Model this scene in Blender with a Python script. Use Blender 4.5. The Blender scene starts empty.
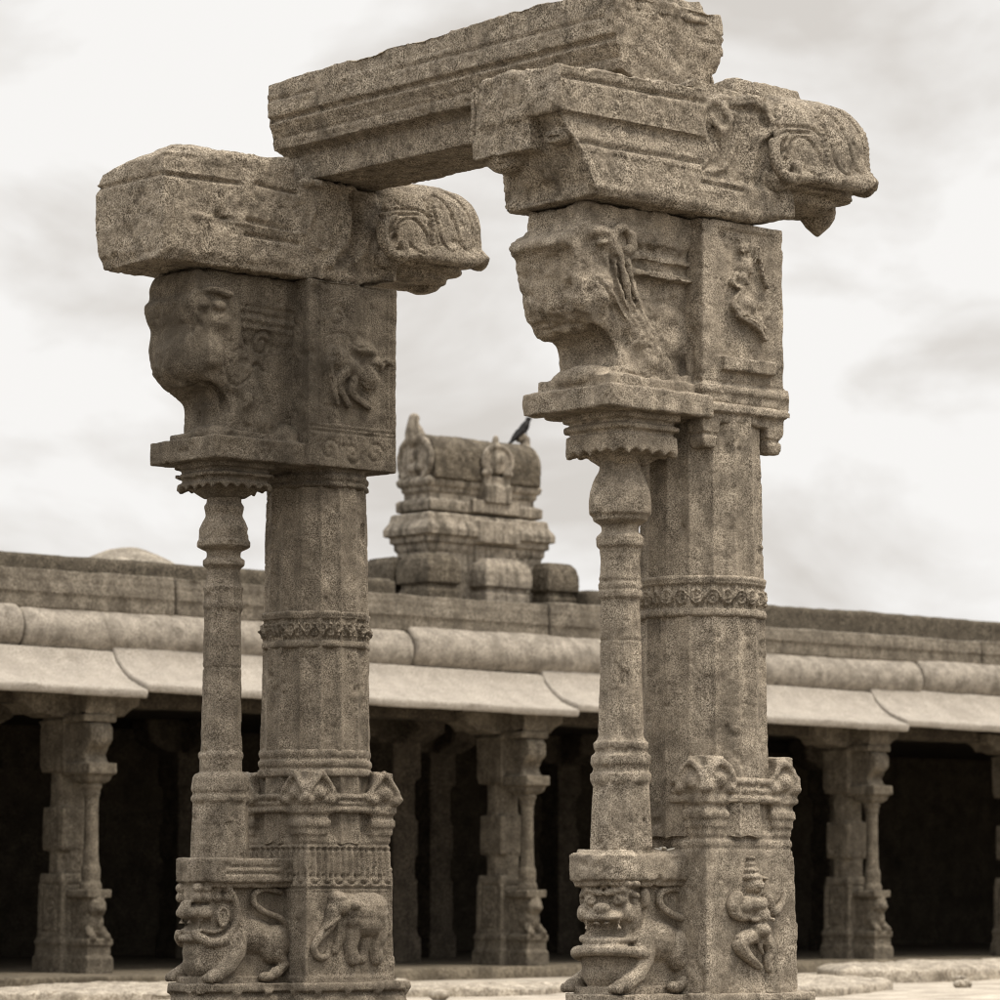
import bpy, math, random
import numpy as np
from mathutils import Vector, Matrix, Quaternion
random.seed(7)
S = bpy.context.scene
COL = S.collection

# ------------------------------------------------------------------ camera
FPX = 3700.0; YAW = math.radians(42.0); PITCH = math.atan(395.0/FPX)
FW = np.array([math.sin(YAW), math.cos(YAW), 0.0]); RT = np.array([math.cos(YAW), -math.sin(YAW), 0.0]); UP = np.array([0, 0, 1.0])
CP = -20.0*FW - 1.081*RT + UP
FC = FW*math.cos(PITCH) + UP*math.sin(PITCH); UC = -FW*math.sin(PITCH) + UP*math.cos(PITCH)
cam = bpy.data.cameras.new('camera'); camo = bpy.data.objects.new('camera', cam); COL.objects.link(camo)
camo.location = CP
camo.rotation_euler = (math.radians(90)+PITCH, 0, -YAW)
cam.sensor_width = 36; cam.lens = FPX/1000*36; cam.clip_start = .5; cam.clip_end = 3000
cam.dof.use_dof = True; cam.dof.focus_distance = 21.0; cam.dof.aperture_fstop = 4.4
S.camera = camo
# the photo was measured with these two: a pixel of the photo put on a real plane of the place
def onv(x, y, v):
    d = FC + RT*(x-500)/FPX + UC*(500-y)/FPX; t = (v-CP[1])/d[1]; return CP + t*d
def onz(x, y, z):
    d = FC + RT*(x-500)/FPX + UC*(500-y)/FPX; t = (z-CP[2])/d[2]; return CP + t*d

# ------------------------------------------------------------------ sky and sun
SUN_EL = math.radians(64); SUN_AZ = math.radians(-58)       # azimuth measured from +X towards +Y
w = bpy.data.worlds.new('World'); S.world = w; w.use_nodes = True
nt = w.node_tree; nt.nodes.clear()
def N(t, k, **kw):
    n = t.nodes.new(k)
    for a, b in kw.items(): setattr(n, a, b)
    return n
out = N(nt, 'ShaderNodeOutputWorld'); bg = N(nt, 'ShaderNodeBackground'); bg.inputs[1].default_value = 0.10
sky = N(nt, 'ShaderNodeTexSky', sky_type='NISHITA', sun_disc=False)
sky.sun_elevation = SUN_EL; sky.sun_rotation = math.radians(90) - SUN_AZ; sky.dust_density = 4
bw = N(nt, 'ShaderNodeRGBToBW'); nt.links.new(sky.outputs[0], bw.inputs[0])
tc = N(nt, 'ShaderNodeTexCoord'); mp = N(nt, 'ShaderNodeMapping'); mp.inputs['Scale'].default_value = (1, 1, 2.3)
mp.inputs['Rotation'].default_value = (0.0, 0.10, 0.3)
nt.links.new(tc.outputs['Generated'], mp.inputs[0])
n1 = N(nt, 'ShaderNodeTexNoise'); n1.inputs['Scale'].default_value = 8.5; n1.inputs['Detail'].default_value = 6; n1.inputs['Roughness'].default_value = .52
n1.inputs['Distortion'].default_value = .35
nt.links.new(mp.outputs[0], n1.inputs['Vector'])
rp = N(nt, 'ShaderNodeValToRGB'); e = rp.color_ramp.elements
e[0].position = .34; e[0].color = (.665, .63, .59, 1); e[1].position = .52; e[1].color = (.925, .91, .89, 1)
nt.links.new(n1.outputs[0], rp.inputs[0])
mul = N(nt, 'ShaderNodeMath', operation='MULTIPLY'); mul.inputs[1].default_value = .10   # a touch of the clear-sky gradient behind the cloud
nt.links.new(bw.outputs[0], mul.inputs[0])
sep = N(nt, 'ShaderNodeSeparateXYZ'); nt.links.new(tc.outputs['Generated'], sep.inputs[0])
zr = N(nt, 'ShaderNodeMapRange'); zr.interpolation_type = 'SMOOTHSTEP'; nt.links.new(sep.outputs['Z'], zr.inputs['Value'])
for k_, v_ in (('From Min', .22), ('From Max', .95), ('To Min', 9.8), ('To Max', 27.0)): zr.inputs[k_].default_value = v_
sc = N(nt, 'ShaderNodeVectorMath', operation='SCALE'); nt.links.new(zr.outputs[0], sc.inputs['Scale'])
nt.links.new(rp.outputs[0], sc.inputs[0])
ad = N(nt, 'ShaderNodeVectorMath', operation='ADD'); nt.links.new(sc.outputs[0], ad.inputs[0]); nt.links.new(mul.outputs[0], ad.inputs[1])
nt.links.new(ad.outputs[0], bg.inputs[0]); nt.links.new(bg.outputs[0], out.inputs[0])
sl = bpy.data.lights.new('sun', 'SUN'); sl.energy = 2.7; sl.angle = math.radians(18); sl.color = (1, .915, .79)
so = bpy.data.objects.new('sun', sl); COL.objects.link(so)
sd = Vector((math.cos(SUN_AZ)*math.cos(SUN_EL), math.sin(SUN_AZ)*math.cos(SUN_EL), math.sin(SUN_EL)))
so.rotation_euler = sd.to_track_quat('Z', 'Y').to_euler()
S.cycles.pixel_filter_type = 'BLACKMAN_HARRIS'; S.cycles.filter_width = 1.1
S.view_settings.view_transform = 'Standard'; S.view_settings.look = 'None'; S.view_settings.exposure = 0; S.view_settings.gamma = 1

# ------------------------------------------------------------------ materials
def stone(name, dark, mid, light, grain=85, blotch=3.0, blotch_amt=.45, blotch_col=(.08, .068, .052), bump=.5, streak=0.0, rough=.9, pale_top=0.0, grain_amt=1.0, gvar=1.0):
    KS = .76; dark, mid, light, blotch_col = [(q[0]*KS*1.02, q[1]*KS*.985, q[2]*KS*.955) for q in (dark, mid, light, blotch_col)]
    m = bpy.data.materials.new(name); m.use_nodes = True; t = m.node_tree; b = t.nodes['Principled BSDF']
    b.inputs['Roughness'].default_value = rough
    try: b.inputs['Specular IOR Level'].default_value = .18
    except Exception: pass
    tc = N(t, 'ShaderNodeTexCoord'); oi = N(t, 'ShaderNodeObjectInfo')
    off = N(t, 'ShaderNodeVectorMath', operation='ADD'); t.links.new(tc.outputs['Object'], off.inputs[0])
    sc = N(t, 'ShaderNodeMath', operation='MULTIPLY'); sc.inputs[1].default_value = 30; t.links.new(oi.outputs['Random'], sc.inputs[0]); t.links.new(sc.outputs[0], off.inputs[1])
    def noise(s, d=3, r=.55, vec=off.outputs[0]):
        n = N(t, 'ShaderNodeTexNoise'); n.inputs['Scale'].default_value = s; n.inputs['Detail'].default_value = d; n.inputs['Roughness'].default_value = r
        t.links.new(vec, n.inputs['Vector']); return n
    g = noise(grain*1.6, 2, .8); r = N(t, 'ShaderNodeValToRGB'); el = r.color_ramp.elements
    el[0].position = .5-.095/grain_amt; el[0].color = (*dark, 1); el[1].position = .5+.10/grain_amt; el[1].color = (*light, 1); k = el.new(.5); k.color = (*mid, 1)
    t.links.new(g.outputs[0], r.inputs[0])
    gm = noise(blotch*1.7, 3, .6); gr = N(t, 'ShaderNodeValToRGB'); q = gr.color_ramp.elements; q[0].position = .38; q[0].color = (0, 0, 0, 1); q[1].position = .62; q[1].color = (.52, .52, .52, 1)
    t.links.new(gm.outputs[0], gr.inputs[0]); gmix = N(t, 'ShaderNodeMixRGB'); t.links.new(gr.outputs[0], gmix.inputs[0]); t.links.new(r.outputs[0], gmix.inputs[1]); gmix.inputs[2].default_value = (*[c*.96 for c in mid], 1); r = gmix
    # broad tone variation
    g2 = noise(blotch*3.1, 4, .6); r2 = N(t, 'ShaderNodeValToRGB'); q = r2.color_ramp.elements; q[0].position = .32; q[0].color = (.62, .605, .59, 1); q[1].position = .66; q[1].color = (1.25, 1.24, 1.22, 1)
    t.links.new(g2.outputs[0], r2.inputs[0])
    mx = N(t, 'ShaderNodeMixRGB', blend_type='MULTIPLY'); mx.inputs[0].default_value = gvar; t.links.new(r.outputs[0], mx.inputs[1]); t.links.new(r2.outputs[0], mx.inputs[2])
    # dark lichen / soot
    g3 = noise(blotch, 7, .68); r3 = N(t, 'ShaderNodeValToRGB'); q = r3.color_ramp.elements; q[0].position = .53; q[0].color = (0, 0, 0, 1); q[1].position = .72; q[1].color = (blotch_amt,)*3+(1,)
    t.links.new(g3.outputs[0], r3.inputs[0])
    mx2 = N(t, 'ShaderNodeMixRGB'); t.links.new(r3.outputs[0], mx2.inputs[0]); t.links.new(mx.outputs[0], mx2.inputs[1]); mx2.inputs[2].default_value = (*blotch_col, 1)
    last = mx2
    if streak:
        mp = N(t, 'ShaderNodeMapping'); mp.inputs['Scale'].default_value = (1, 1, .10); t.links.new(off.outputs[0], mp.inputs[0])
        g4 = noise(9, 5, .65, mp.outputs[0]); r4 = N(t, 'ShaderNodeValToRGB'); q = r4.color_ramp.elements; q[0].position = .48; q[0].color = (0, 0, 0, 1); q[1].position = .66; q[1].color = (streak,)*3+(1,)
        t.links.new(g4.outputs[0], r4.inputs[0])
        mx3 = N(t, 'ShaderNodeMixRGB'); t.links.new(r4.outputs[0], mx3.inputs[0]); t.links.new(last.outputs[0], mx3.inputs[1]); mx3.inputs[2].default_value = (*blotch_col, 1); last = mx3
    t.links.new(last.outputs[0], b.inputs['Base Color'])
    ga = noise(grain*.55, 5, .7); gb = noise(grain*.12, 5, .6)
    am = N(t, 'ShaderNodeMath', operation='MULTIPLY_ADD'); t.links.new(gb.outputs[0], am.inputs[0]); am.inputs[1].default_value = 2.5; t.links.new(ga.outputs[0], am.inputs[2])
    bp = N(t, 'ShaderNodeBump'); bp.inputs['Strength'].default_value = bump; bp.inputs['Distance'].default_value = .55/grain
    t.links.new(am.outputs[0], bp.inputs['Height']); t.links.new(bp.outputs[0], b.inputs['Normal'])
    return m
M = dict(
 granite=stone('granite', (.115, .098, .075), (.375, .330, .265), (.64, .58, .485), grain=84, blotch=3.2, blotch_amt=.7, streak=.38, bump=.6, grain_amt=.95),
 granite_dark=stone('stained_shaded_granite', (.062, .051, .038), (.19, .165, .130), (.35, .315, .26), grain=84, blotch=2.6, blotch_amt=.75, streak=.5, bump=.6, grain_amt=.85),  # black stains, plus the shading under the beam put into the colour
 beam=stone('beam_granite', (.085, .071, .053), (.31, .272, .217), (.60, .545, .455), grain=66, blotch=4.6, blotch_amt=.85, bump=.8, grain_amt=1.0),
 eave=stone('pale_eave_stone', (.30, .277, .24), (.41, .383, .34), (.51, .482, .435), grain=30, blotch=1.3, blotch_amt=.45, blotch_col=(.22, .195, .16), bump=.4, gvar=.35, streak=.18),
 cornice=stone('cornice_stone', (.11, .097, .077), (.205, .184, .152), (.32, .293, .247), grain=26, blotch=1.6, blotch_amt=.65, streak=.4, bump=.5),
 parapet=stone('blackened_stone', (.05, .044, .034), (.11, .096, .074), (.21, .185, .145), grain=24, blotch=2.2, blotch_amt=.7, streak=.6, bump=.5),
 hallpillar=stone('hall_pillar_stone', (.085, .073, .056), (.17, .150, .118), (.27, .243, .197), grain=32, blotch=2.2, blotch_amt=.5, blotch_col=(.06, .05, .037), streak=.4, bump=.5),
 interior=stone('shade_toned_stone', (.03, .025, .018), (.062, .052, .039), (.10, .085, .064), grain=20, blotch=1.2, blotch_amt=.6, blotch_col=(.012, .010, .007), bump=.5),  # near-black stone: the hall's deep shade is put into its colour
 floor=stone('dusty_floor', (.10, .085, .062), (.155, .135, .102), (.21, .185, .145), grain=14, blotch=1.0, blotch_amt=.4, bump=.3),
 ground=stone('sandy_rock_ground', (.38, .345, .29), (.49, .455, .395), (.59, .555, .49), grain=24, blotch=.8, blotch_amt=.30, blotch_col=(.28, .245, .195), bump=.5),
 rock=stone('rock_slab', (.26, .23, .185), (.42, .385, .325), (.56, .52, .45), grain=22, blotch=2.0, blotch_amt=.7, blotch_col=(.16, .135, .10), bump=.7),
 tower=stone('lime_plaster_tower', (.20, .178, .145), (.33, .30, .25), (.46, .42, .36), grain=30, blotch=2.6, blotch_amt=.95, blotch_col=(.045, .038, .028), streak=.75, bump=.5),
 tower_dark=stone('blackened_plaster', (.06, .05, .036), (.13, .113, .086), (.26, .23, .185), grain=30, blotch=3.0, blotch_amt=.8, blotch_col=(.03, .025, .018), streak=.5, bump=.5),
 mound=stone('grey_dome_stone', (.22, .20, .165), (.32, .295, .25), (.42, .39, .335), grain=20, blotch=1.3, blotch_amt=.3, bump=.4),
)
def plain(name, c, rough=.6):
    m = bpy.data.materials.new(name); m.use_nodes = True; t = m.node_tree; b = t.nodes['Principled BSDF']; b.inputs['Roughness'].default_value = rough; b.inputs['Specular IOR Level'].default_value = .1
    n = N(t, 'ShaderNodeTexNoise'); n.inputs['Scale'].default_value = 40; r = N(t, 'ShaderNodeValToRGB')
    r.color_ramp.elements[0].color = (*[q*.7 for q in c], 1); r.color_ramp.elements[1].color = (*[min(1, q*1.3) for q in c], 1)
    tc = N(t, 'ShaderNodeTexCoord'); t.links.new(tc.outputs['Object'], n.inputs['Vector'])
    t.links.new(n.outputs[0], r.inputs[0]); t.links.new(r.outputs[0], b.inputs['Base Color']); return m
M['roll'] = stone('roll_stone', (.22, .20, .168), (.335, .31, .27), (.44, .413, .368), grain=28, blotch=2.0, blotch_amt=.6, blotch_col=(.13, .115, .09), bump=.4)
M['inner'] = stone('shade_toned_pillar_stone', (.042, .035, .027), (.082, .070, .054), (.135, .117, .092), grain=20, blotch=1.8, blotch_amt=.6, blotch_col=(.03, .025, .018), bump=.5)  # inner pillars, with the darkness of the hall painted into their stone
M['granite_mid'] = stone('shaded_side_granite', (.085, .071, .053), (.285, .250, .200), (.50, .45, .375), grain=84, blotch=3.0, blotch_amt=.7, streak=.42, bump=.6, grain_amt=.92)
M['crow'] = plain('crow_feathers', (.010, .009, .009), .55); M['crow_beak'] = plain('crow_beak', (.02, .018, .016), .4)
M['petal'] = plain('dried_petal', (.62, .58, .50), .8)

# ------------------------------------------------------------------ noise (numpy)
def _h(ix, iy, iz, seed):
    h = (ix.astype(np.uint32)*np.uint32(374761393) + iy.astype(np.uint32)*np.uint32(668265263) + iz.astype(np.uint32)*np.uint32(2147483647) + np.uint32(seed*144665+7))
    h = (h ^ (h >> np.uint32(13)))*np.uint32(1274126177); h ^= h >> np.uint32(16); h = h*np.uint32(2246822519); h ^= h >> np.uint32(13)
    return h.astype(np.float64)/4294967295.0*2-1
def vnoise(P, seed=0):
    P = np.asarray(P)+1000.0; I = np.floor(P).astype(np.int64); f = P-I; f = f*f*(3-2*f); o = 0
    with np.errstate(over='ignore'):
        for a in (0, 1):
            wa = f[:, 0] if a else 1-f[:, 0]
            for b in (0, 1):
                wb = f[:, 1] if b else 1-f[:, 1]
                for c in (0, 1):
                    wc = f[:, 2] if c else 1-f[:, 2]
                    o = o + wa*wb*wc*_h(I[:, 0]+a, I[:, 1]+b, I[:, 2]+c, seed)
    return o
def fbm(P, sc, octs=3, seed=0):
    o = 0; a = 1; t = 0
    for k in range(octs):
        o = o + a*vnoise(P*sc*2**k, seed+k*17); t += a; a *= .55
    return o/t

# ------------------------------------------------------------------ mesh collector
class MB:
    def __init__(s): s.v = []; s.f = []
    def add(s, V, F):
        n = len(s.v); s.v += [tuple(float(c) for c in p) for p in V]; s.f += [tuple(i+n for i in q) for q in F]; return s
    def loft(s, rings, cap=True):
        n = len(rings[0]); V = [p for r in rings for p in r]; F = []
        for i in range(len(rings)-1):
            for j in range(n):
                k = (j+1) % n; F.append((i*n+j, i*n+k, (i+1)*n+k, (i+1)*n+j))
        if cap: F.append(tuple(range(n))[::-1]); F.append(tuple((len(rings)-1)*n+j for j in range(n)))
        return s.add(V, F)
    def box(s, x0, x1, y0, y1, z0, z1, tx=0, ty=0):      # tx, ty: how much narrower each side is at the top
        return s.loft([[(x0, y0, z0), (x1, y0, z0), (x1, y1, z0), (x0, y1, z0)], [(x0+tx, y0+ty, z1), (x1-tx, y0+ty, z1), (x1-tx, y1-ty, z1), (x0+tx, y1-ty, z1)]])
    def sq(s, cx, cy, prof):                              # square lathe: [(half, z)]
        return s.loft([[(cx-h, cy-h, z), (cx+h, cy-h, z), (cx+h, cy+h, z), (cx-h, cy+h, z)] for h, z in prof])
    def lathe(s, cx, cy, prof, n=24, rot=0.0):
        return s.loft([[(cx+r*math.cos(rot+2*math.pi*j/n), cy+r*math.sin(rot+2*math.pi*j/n), z) for j in range(n)] for r, z in prof])
    def prism_y(s, poly, y0, y1):                         # polygon in x-z
        return s.loft([[(x, y0, z) for x, z in poly], [(x, y1, z) for x, z in poly]])
    def prism_x(s, poly, x0, x1):                         # polygon in y-z
        return s.loft([[(x0, y, z) for y, z in poly], [(x1, y, z) for y, z in poly]])
    def ell(s, c, r, rot=(0, 0, 0), nu=16, nv=10):
        from mathutils import Euler
        E_ = Euler(rot).to_matrix(); rings = []
        for i in range(1, nv):
            a = math.pi*i/nv; rings.append([tuple(Vector(c)+E_@Vector((r[0]*math.sin(a)*math.cos(2*math.pi*j/nu), r[1]*math.sin(a)*math.sin(2*math.pi*j/nu), -r[2]*math.cos(a)))) for j in range(nu)])
        return s.loft(rings)
    def tube(s, pts, rad, n=8, closed=False):
        pts = [Vector(p) for p in pts]
        if not hasattr(rad, '__len__'): rad = [rad]*len(pts)
        if closed: pts = pts+[pts[0]]; rad = list(rad)+[rad[0]]
        # smooth resample
        rings = []; up = Vector((0.13, 0.31, .94)).normalized(); q = None
        for i, p in enumerate(pts):
            d = (pts[min(i+1, len(pts)-1)]-pts[max(i-1, 0)])
            if d.length < 1e-9: d = Vector((1, 0, 0))
            d.normalize()
            if q is None:
                q = d.cross(up); q = q if q.length > 1e-3 else d.cross(Vector((1, 0, 0)))
            q = (q-d*q.dot(d)).normalized(); b = d.cross(q)
            rings.append([tuple(p+(q*math.cos(2*math.pi*j/n)+b*math.sin(2*math.pi*j/n))*rad[i]) for j in range(n)])
        s.loft(rings)
        if not closed:
            s.ell(pts[0], (rad[0],)*3, nu=8, nv=6); s.ell(pts[-1], (rad[-1],)*3, nu=8, nv=6)
        return s
def link(o, parent=None):
    COL.objects.link(o)
    if parent is not None: o.parent = parent
    return o
DG = None
def fix(me):
    import bmesh
    bm = bmesh.new(); bm.from_mesh(me); bmesh.ops.recalc_face_normals(bm, faces=bm.faces); bm.to_mesh(me); bm.free()
def finish(mb, name, mat, parent=None, voxel=.01, amp=(.006, .003), carve=None, smooth=1, seed=0, scale=(5, 22), raw=False):
    me = bpy.data.meshes.new(name); me.from_pydata(mb.v, [], mb.f); me.update(); fix(me)
    o = bpy.data.objects.new(name, me); COL.objects.link(o)
    if not raw:
        r = o.modifiers.new('r', 'REMESH'); r.mode = 'VOXEL'; r.voxel_size = voxel; r.adaptivity = 0
        if smooth:
            sm = o.modifiers.new('s', 'SMOOTH'); sm.iterations = smooth; sm.factor = .5
        dg = bpy.context.evaluated_depsgraph_get(); dg.update()
        me2 = bpy.data.meshes.new_from_object(o.evaluated_get(dg)); o.modifiers.clear(); o.data = me2; bpy.data.meshes.remove(me); me2.name = name; me = me2
        n = len(me.vertices); P = np.empty(n*3); me.vertices.foreach_get('co', P); P = P.reshape(-1, 3)
        Nn = np.empty(n*3); me.vertices.foreach_get('normal', Nn); Nn = Nn.reshape(-1, 3)
        d = amp[0]*fbm(P, scale[0], 3, seed) + amp[1]*fbm(P, scale[1], 2, seed+5)
        if carve is not None: d = d + carve(P, Nn)
        if voxel < .0125 and amp[0] >= .004: d = d - .011*np.clip((fbm(P, 13, 2, seed+40)-.42)/.2, 0, 1) - .006*np.clip((fbm(P, 34, 2, seed+41)-.40)/.2, 0, 1)
        P = P + Nn*d[:, None]
        me.vertices.foreach_set('co', P.ravel()); me.update()
        me.polygons.foreach_set('use_smooth', [True]*len(me.polygons))
    me.materials.clear(); me.materials.append(mat)
    if parent is not None: o.parent = parent
    return o
def soften(mb, voxel=.012, it=12):
    me = bpy.data.meshes.new('t'); me.from_pydata(mb.v, [], mb.f); me.update(); fix(me); o = bpy.data.objects.new('t', me); COL.objects.link(o)
    r = o.modifiers.new('r', 'REMESH'); r.mode = 'VOXEL'; r.voxel_size = voxel
    sm = o.modifiers.new('s', 'SMOOTH'); sm.iterations = it; sm.factor = .5
    dg = bpy.context.evaluated_depsgraph_get(); dg.update(); m2 = bpy.data.meshes.new_from_object(o.evaluated_get(dg))
    out = MB().add([v.co[:] for v in m2.vertices], [tuple(p.vertices) for p in m2.polygons])
    bpy.data.objects.remove(o); bpy.data.meshes.remove(me); bpy.data.meshes.remove(m2); return out
def tag(o, label=None, cat=None, group=None, kind=None):
    if label: o['label'] = label; o['kind'] = 'thing'
    if cat: o['category'] = cat
    if group: o['group'] = group
    if kind: o['kind'] = kind
    return o
def empty(name, loc): o = bpy.data.objects.new(name, None); o.location = loc; o.empty_display_size = .2; COL.objects.link(o); return o

# groove along polylines lying in a plane: returns exp profile of the distance
def gdist(A, lines):
    best = np.full(len(A), 9.0)
    for L in lines:
        L = np.asarray(L, float)
        for p, q in zip(L[:-1], L[1:]):
            d = q-p; l2 = max((d*d).sum(), 1e-12); t = np.clip(((A-p)@d)/l2, 0, 1); r = np.hypot(A[:, 0]-p[0]-t*d[0], A[:, 1]-p[1]-t*d[1]); best = np.minimum(best, r)
    return best
def spiral(cx, cz, r0, r1, a0, turns, n=26, flip=1):
    return [(cx+flip*(r0+(r1-r0)*k/n)*math.cos(a0+2*math.pi*turns*k/n), cz+(r0+(r1-r0)*k/n)*math.sin(a0+2*math.pi*turns*k/n)) for k in range(n+1)]
def bez(pts, n=8):   # Catmull-Rom
    pts = [np.array(p, float) for p in pts]; P = [2*pts[0]-pts[1]]+pts+[2*pts[-1]-pts[-2]]; o = []
    for i in range(1, len(P)-2):
        for k in range(n):
            t = k/n; o.append(tuple(.5*((2*P[i])+(-P[i-1]+P[i+1])*t+(2*P[i-1]-5*P[i]+4*P[i+1]-P[i+2])*t*t+(-P[i-1]+3*P[i]-3*P[i+1]+P[i+2])*t**3)))
    o.append(tuple(P[-2])); return o

# ================================================================== SETTING
g = MB(); nx, ny = 90, 90
xs = np.concatenate([[-600, -200, -60], np.linspace(-30, 60, nx), [120, 300, 900]]); ys = np.concatenate([[-600, -200, -60], np.linspace(-30, 33, ny), [60, 300, 900]])
V = [(x, y, 0.0) for y in ys for x in xs]; V = np.array(V); V[:, 2] = -.03+.035*fbm(V*np.array([1, 1, 0]), .35, 3, 4); nX = len(xs)
F = [(j*nX+i, j*nX+i+1, (j+1)*nX+i+1, (j+1)*nX+i) for j in range(len(ys)-1) for i in range(nX-1)]
g.add(V, F); o = finish(g, 'ground', M['ground'], raw=True); tag(o, kind='structure'); o.data.polygons.foreach_set('use_smooth', [True]*len(o.data.polygons))
b = MB(); b.box(-22, 9, -24, 9, -.3, .012); o = finish(b, 'dark_bounce_blocker', M['parapet'], raw=True); tag(o, kind='structure')  # unseen dark sheet added to cut light bounced up from the ground
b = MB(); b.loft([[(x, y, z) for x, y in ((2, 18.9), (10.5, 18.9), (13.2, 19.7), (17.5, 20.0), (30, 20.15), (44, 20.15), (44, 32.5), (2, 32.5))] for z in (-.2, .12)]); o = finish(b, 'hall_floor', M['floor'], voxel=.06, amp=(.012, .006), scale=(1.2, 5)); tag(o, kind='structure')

def rock(name, pts, z, label, seed):
    c = np.mean(pts, axis=0); b = MB()
    b.loft([[(x, y, -.1) for x, y in pts], [(c[0]+(x-c[0])*1.0, c[1]+(y-c[1])*1.0, z*.6) for x, y in pts], [(c[0]+(x-c[0])*.93, c[1]+(y-c[1])*.9, z) for x, y in pts]])
    o = finish(b, name, M['rock'], voxel=.03, amp=(.045, .03), scale=(1.6, 6), smooth=0, seed=seed); tag(o, label, 'rock', 'flat rocks on the courtyard ground'); return o
rock('rock_slab', [(18.6, 16.2), (20.2, 15.7), (23.5, 16.2), (25.2, 16.9), (25.5, 18.3), (22.5, 18.4), (19.9, 17.8)], .15, 'long low rock slab lying on pale ground before the hall pillars at the right', 3)
rock('rock_slab', [(6.6, 16.4), (8.8, 15.4), (12.3, 14.6), (13.6, 15.4), (12.6, 17.2), (9.5, 18.8), (7.2, 18.3)], .05, 'flat pale rock sheet left of the elephant carved pillar base', 9)
rock('rock_slab', [(11.8, 12.2), (14.2, 12.2), (16.4, 13.4), (17.4, 15.2), (15.8, 16.6), (13.6, 15.4), (12.0, 13.6)], .08, 'flat pale rock sheet on the ground seen between the two tall pillars', 15)

rs = random.Random(5); first = None
for k in range(16):
    u, v = rs.uniform(10, 22), rs.uniform(12.5, 18.5)
    if first is None:
        b = MB(); b.ell((0, 0, .02), (.10, .07, .05)); first = q = finish(b, 'loose_stone', M['rock'], voxel=.012, amp=(.02, .008), scale=(9, 25), seed=3)
    else: q = first.copy(); COL.objects.link(q)
    q.location = (u, v, -.01); q.rotation_euler = (0, 0, rs.uniform(0, 6)); q.scale = [rs.uniform(.4, 1.3)]*3
    tag(q, 'small pale loose stone lying on the courtyard ground', 'stone', 'loose stones on the courtyard ground')
# ================================================================== HALL BEHIND
hall = empty('pillared_hall', (17, 21, 0)); tag(hall, 'long low stone hall with pale sloping eaves and dark pillared interior', 'building')
H0 = Vector((17, 21, 0))
def hfin(mb, name, mat, **k):
    mb.v = [(x-H0.x, y-H0.y, z) for x, y, z in mb.v]; return finish(mb, name, mat, hall, **k)
def slabs(seams): return list(zip(seams[:-1], seams[1:]))
rnd = random.Random(3)
eaveP = [(20.12, 3.18), (20.10, 3.28), (20.28, 3.34), (20.45, 3.41), (20.6, 3.51), (20.72, 3.62), (20.80, 3.76), (21.2, 3.76), (21.2, 3.5), (20.8, 3.40), (20.45, 3.25)]
for k, (a, c) in enumerate(slabs([1.5, 4.9, 11.2, 17.97, 24.22, 30.6, 37, 43.5])):
    dz = (.028 if k % 2 else -.012); lift = rnd.uniform(-.01, .01)
    b = MB(); st = [a+.006, a+.2, (a+c)/2, c-.5, c-.006]; sh = [0, 0, 0, 0, .0]
    # the slab end runs in a curve: lower lip reaches further along than its top
    rings = []
    for u in [a, c]:
        e_ = 1 if u == c else 0
        rings.append([(u-.006*(2*e_-1)+(.0 if y > 21 else -.0*z), y-.05*e_, z+.11-.055*e_+.02*(1-e_)) for y, z in eaveP])
    b.loft(rings)
    def sag(P, Nn, a=a, c=c): return .012*np.sin((P[:, 0]+H0.x-a)/(c-a)*math.pi*2)*0
    hfin(b, 'eave_slab', M['eave'], voxel=.026, amp=(.010, .004), scale=(1.5, 9), seed=k)
for k, (a, c) in enumerate(slabs([1.5, 4.2, 9.95, 15.8, 20.6, 25.3, 31, 37, 43.5])):
    b = MB(); dz = (.02 if k % 2 else -.02); rr = .30+(.012 if k % 3 == 0 else -.006)
    b.loft([[(u, 21.06+ (rr-e_)*math.cos(t)*1.15, 4.04+dz+(rr-e_*.8)*math.sin(t)) for t in np.linspace(0, 2*math.pi, 24, endpoint=False)] for u, e_ in ((a+.01, .025), (a+.03, .006), (a+.10, 0), (c-.10, 0), (c-.03, .006), (c-.01, .025))])
    hfin(b, 'roll_moulding', M['roll'], voxel=.035, amp=(.018, .007), scale=(1.3, 8), seed=20+k)
for k, (a, c) in enumerate(slabs([1.5, 6.0, 12.2, 18.23, 20.9, 26.74, 32, 37.5, 43.5])):
    b = MB(); dz = rnd.uniform(-.03, .03) - (.11 if a > 20.5 else 0); a += .015; c -= .015
    b.box(a, c, 20.90, 21.5, 4.26, 4.44); b.box(a, c, 20.93, 21.5, 4.43, 4.48); b.box(a, c, 20.88, 21.5, 4.47, 4.76+dz, ty=.02)
    def cv(P, Nn):
        d = np.abs(P[:, 2]-4.60)
        return -.012*np.exp(-(d/.02)**2)*(Nn[:, 1] < -.5) - .05*np.clip(fbm(P, 2.6, 4, 77), .25, 1)*(P[:, 2] > 4.66)
    hfin(b, 'cornice_block', M['cornice'], voxel=.03, amp=(.016, .010), scale=(1.6, 8), seed=40+k, carve=cv)
for a, c in ((1.5, 16.2), (19.55, 43.5)):
    b = MB(); b.box(a, c, 21.55, 21.95, 4.4, 4.99+(.05 if a > 10 else 0), ty=.03); hfin(b, 'roof_parapet', M['parapet'], voxel=.05, amp=(.02, .012), scale=(1.0, 6), seed=60)
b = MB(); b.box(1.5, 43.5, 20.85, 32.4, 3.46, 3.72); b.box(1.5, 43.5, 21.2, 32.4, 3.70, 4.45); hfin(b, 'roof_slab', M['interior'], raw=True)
def blocks(P, Nn):      # coursed masonry joints
    row = np.floor(P[:, 2]/.55); x = P[:, 0]+row*.73; a = np.abs((x/1.5) % 1-.5)*1.5; bz = np.abs((P[:, 2]/.55) % 1-.5)*.55
    return -.03*np.exp(-((.75-a)/.03)**2) - .03*np.exp(-((.275-bz)/.03)**2)
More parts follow.
